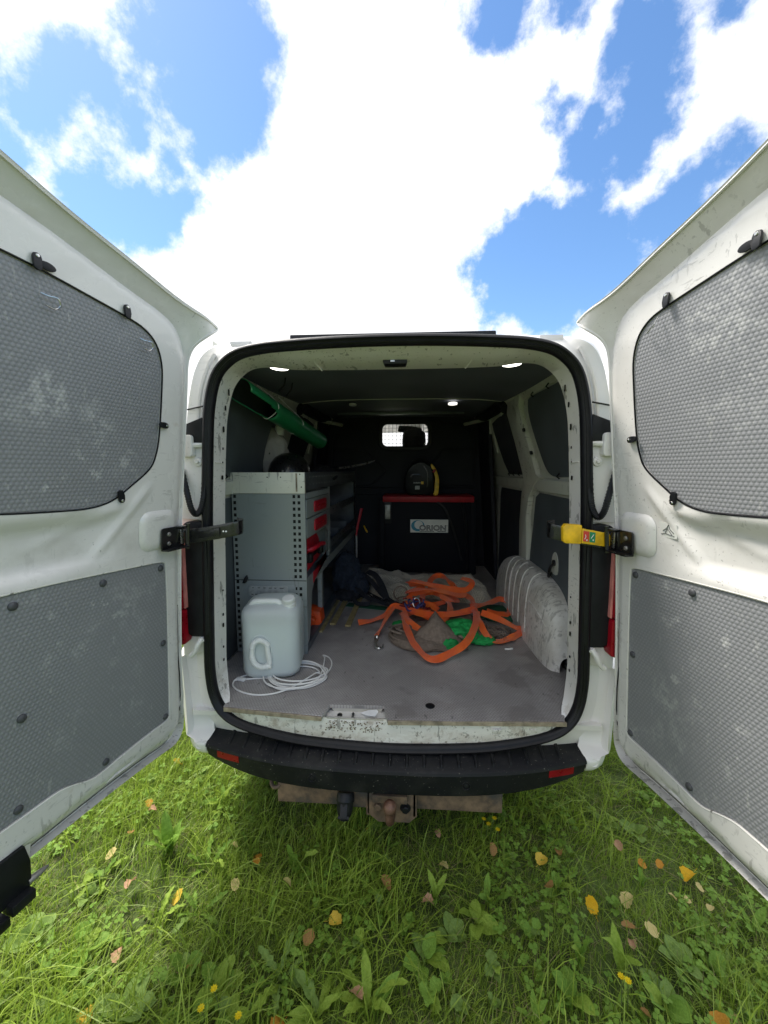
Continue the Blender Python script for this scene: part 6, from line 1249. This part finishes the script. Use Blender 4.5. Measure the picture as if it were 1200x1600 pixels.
KIND = {'dock': 'long leaved dock plant', 'round': 'round leaved plantain', 'jag': 'jagged leaved dandelion', 'clover': 'small leafy herb'}
def where(x, y):
    """place in words: across from the tow ball, and how far behind the bumper."""
    la = next(t for lim, t in ((-1.25, 'beyond the left door'), (-.80, 'below the left door'), (-.45, 'far left of the tow ball'), (-.12, 'left of the tow ball'), (.14, 'in line with the tow ball'), (.45, 'right of the tow ball'), (.80, 'far right of the tow ball'), (1.2, 'below the right door'), (9, 'beyond the right door')) if x < lim)
    de = next(t for lim, t in ((-.72, 'close to the viewer'), (-.5, 'a long step back'), (-.28, 'a step back'), (-.05, 'just behind the bumper'), (9, 'under the van edge')) if y < lim)
    return la + ', ' + de
USED = {}
def single(words_):
    """a label once used gets a word on size or colour in front, so that each one names one thing where that is possible."""
    for pre in ('', 'pale ', 'small ', 'half hidden ', 'low '):
        t = pre + words_
        if t not in USED: USED[t] = 1; return t
    return words_
def add_leaf(root, kd, k, size, az, el, roll=0.0, off=(0, 0, 0)):
    o = bpy.data.objects.new('leaf', LEAF[kd, k]); col.objects.link(o); o.parent = root
    o.matrix_basis = Matrix.Translation(off) @ Matrix.Rotation(az, 4, 'Z') @ Matrix.Rotation(el, 4, 'X') @ Matrix.Rotation(roll, 4, 'Y') @ Matrix.Diagonal((size, size, size, 1)); return o
def weed(x, y, size, n, kd, upright, label, group):
    rt = empty('%s' % {'dock': 'dock_plant', 'round': 'plantain', 'jag': 'dandelion', 'clover': 'leafy_herb'}[kd], (x, y, gz(x, y)), label, 'plant', group)
    a0 = rng.random() * 6.28; kk = rng.randrange(3) if kd != 'dock' else rng.choice([0, 0, 2])
    for i in range(n):
        el = max(.05, min(1.35, upright * 1.3 + rng.uniform(-.28, .28))); sz = size * rng.uniform(.65, 1.1) * (.55 if kd == 'clover' else 1)
        add_leaf(rt, kd, kk if rng.random() < .7 else rng.randrange(3), sz, a0 + i * 2.4 + rng.uniform(-.3, .3), el, rng.uniform(-.4, .4), (rng.uniform(-.3, .3) * size * .3, rng.uniform(-.3, .3) * size * .3, .005 if kd != 'clover' else rng.uniform(.01, .05)))
    return rt
for x, y, s_, n, kd, u in WEEDS:
    weed(x, y, s_ * (.72 if kd == 'dock' else .70), n, kd, u, single('%s %s' % (KIND[kd], where(x, y))), 'weeds growing in the meadow')
for _ in range(75):    # more of the same, small, wherever the sward is open
    x, y = rng.uniform(-1.7, 1.7), rng.uniform(-1.1, .75)
    kd = rng.choice(['round', 'clover', 'clover', 'jag', 'dock']); weed(x, y, rng.uniform(.045, .085), rng.randrange(3, 7), kd, rng.uniform(.25, .7), single('%s %s' % (KIND[kd], where(x, y))), 'weeds growing in the meadow')
# fallen leaves
def fallen(kind, seed):
    R_ = random.Random(seed); o_ = []
    n = 22
    for i in range(n):
        t = i / n * 2 * math.pi; r_ = .5 * (1 - .18 * math.cos(t)) * (1 + .10 * (i % 2) + R_.uniform(-.09, .09)); o_.append((r_ * .80 * math.sin(t), -r_ * math.cos(t)))
    pts = [(0, -.3), (0, 0), (0, .25), (.18, .05), (-.18, .05), (.12, -.25), (-.12, -.25), (.1, .3), (-.1, .3)]
    vv, ff = cdt([o_], pts); c1, c2 = R_.uniform(-.3, 1.0), R_.uniform(-.9, .7)
    me = bpy.data.meshes.new('fallen_leaf'); V = [(x, y, c1 * x * x * 1.6 + c2 * y * y + .12 * abs(x) + .05 * noise.noise(Vector((x * 3, y * 3, seed)))) for x, y in vv]
    V += [(-.018, -.48, 0), (.018, -.48, 0), (.01, -.80, .06), (-.01, -.80, .06)]; k = len(vv); ff = ff + [(k, k + 1, k + 2, k + 3)]
    me.from_pydata(V, [], ff); me.polygons.foreach_set('use_smooth', [True] * len(ff)); me.materials.append(FALL[kind]); return me
FL = {(k, q): fallen(k, q * 7 + i) for i, k in enumerate(FALL) for q in range(3)}
TONE = {'ye': 'bright yellow', 'go': 'large golden yellow', 'pa': 'pale yellow', 'or': 'orange', 'br': 'brown', 'pk': 'pinkish brown'}
def put_leaf(x, y, s_, k, i, hz=None):
    o = bpy.data.objects.new('fallen_leaf', FL[k, i % 3]); col.objects.link(o)
    o.location = (x, y, gz(x, y) + (rng.uniform(.035, .06) if hz is None else hz)); o.rotation_euler = (rng.uniform(-.1, .75), rng.uniform(-.5, .5), rng.uniform(0, 6.28)); o.scale = [.047 * s_] * 3
    tag(o, single('%s fallen leaf %s' % (TONE[k], where(x, y))), 'leaf', 'fallen leaves on the meadow')
for i, (x, y, s_, k) in enumerate(FALLEN): put_leaf(x, y, s_, k, i)
for i in range(8): put_leaf(rng.uniform(-1.6, 1.6), rng.uniform(-1.1, .4), rng.uniform(.45, .8), rng.choice(['br', 'pa', 'pk', 'or']), i, rng.uniform(.015, .05))
# small yellow flowers on thin stalks
for i, (x, y) in enumerate(FLOWERS):
    rt = empty('yellow_flower', (x, y, gz(x, y)), single('yellow flower on thin stalk %s' % where(x, y)), 'flower', 'yellow meadow flowers')
    h = .10 + .04 * rng.random(); tx, ty = rng.uniform(-.02, .02), rng.uniform(-.02, .02); z0 = gz(x, y)
    b = MB(); b.tube(catmull([(x, y, z0), (x + tx * .4, y + ty * .4, z0 + h * .6), (x + tx, y + ty, z0 + h)], 3), .0014, 5); b.build('stalk', M['stem'], rt)
    b = MB()
    for k in range(9):
        a_ = k * .698; c_, s_ = math.cos(a_), math.sin(a_); p0 = Vector((x + tx, y + ty, z0 + h)); r_ = .011
        b.add([p0, p0 + Vector((c_ * r_ * .6 - s_ * .003, s_ * r_ * .6 + c_ * .003, .004)), p0 + Vector((c_ * r_, s_ * r_, .005)), p0 + Vector((c_ * r_ * .6 + s_ * .003, s_ * r_ * .6 - c_ * .003, .004))], [(0, 1, 2, 3)])
    b.lathe([(.004, 0), (.003, .004), (0, .005)], (x + tx, y + ty, z0 + h), (0, 0, 1), 8); b.build('petals', M['petal'], rt)
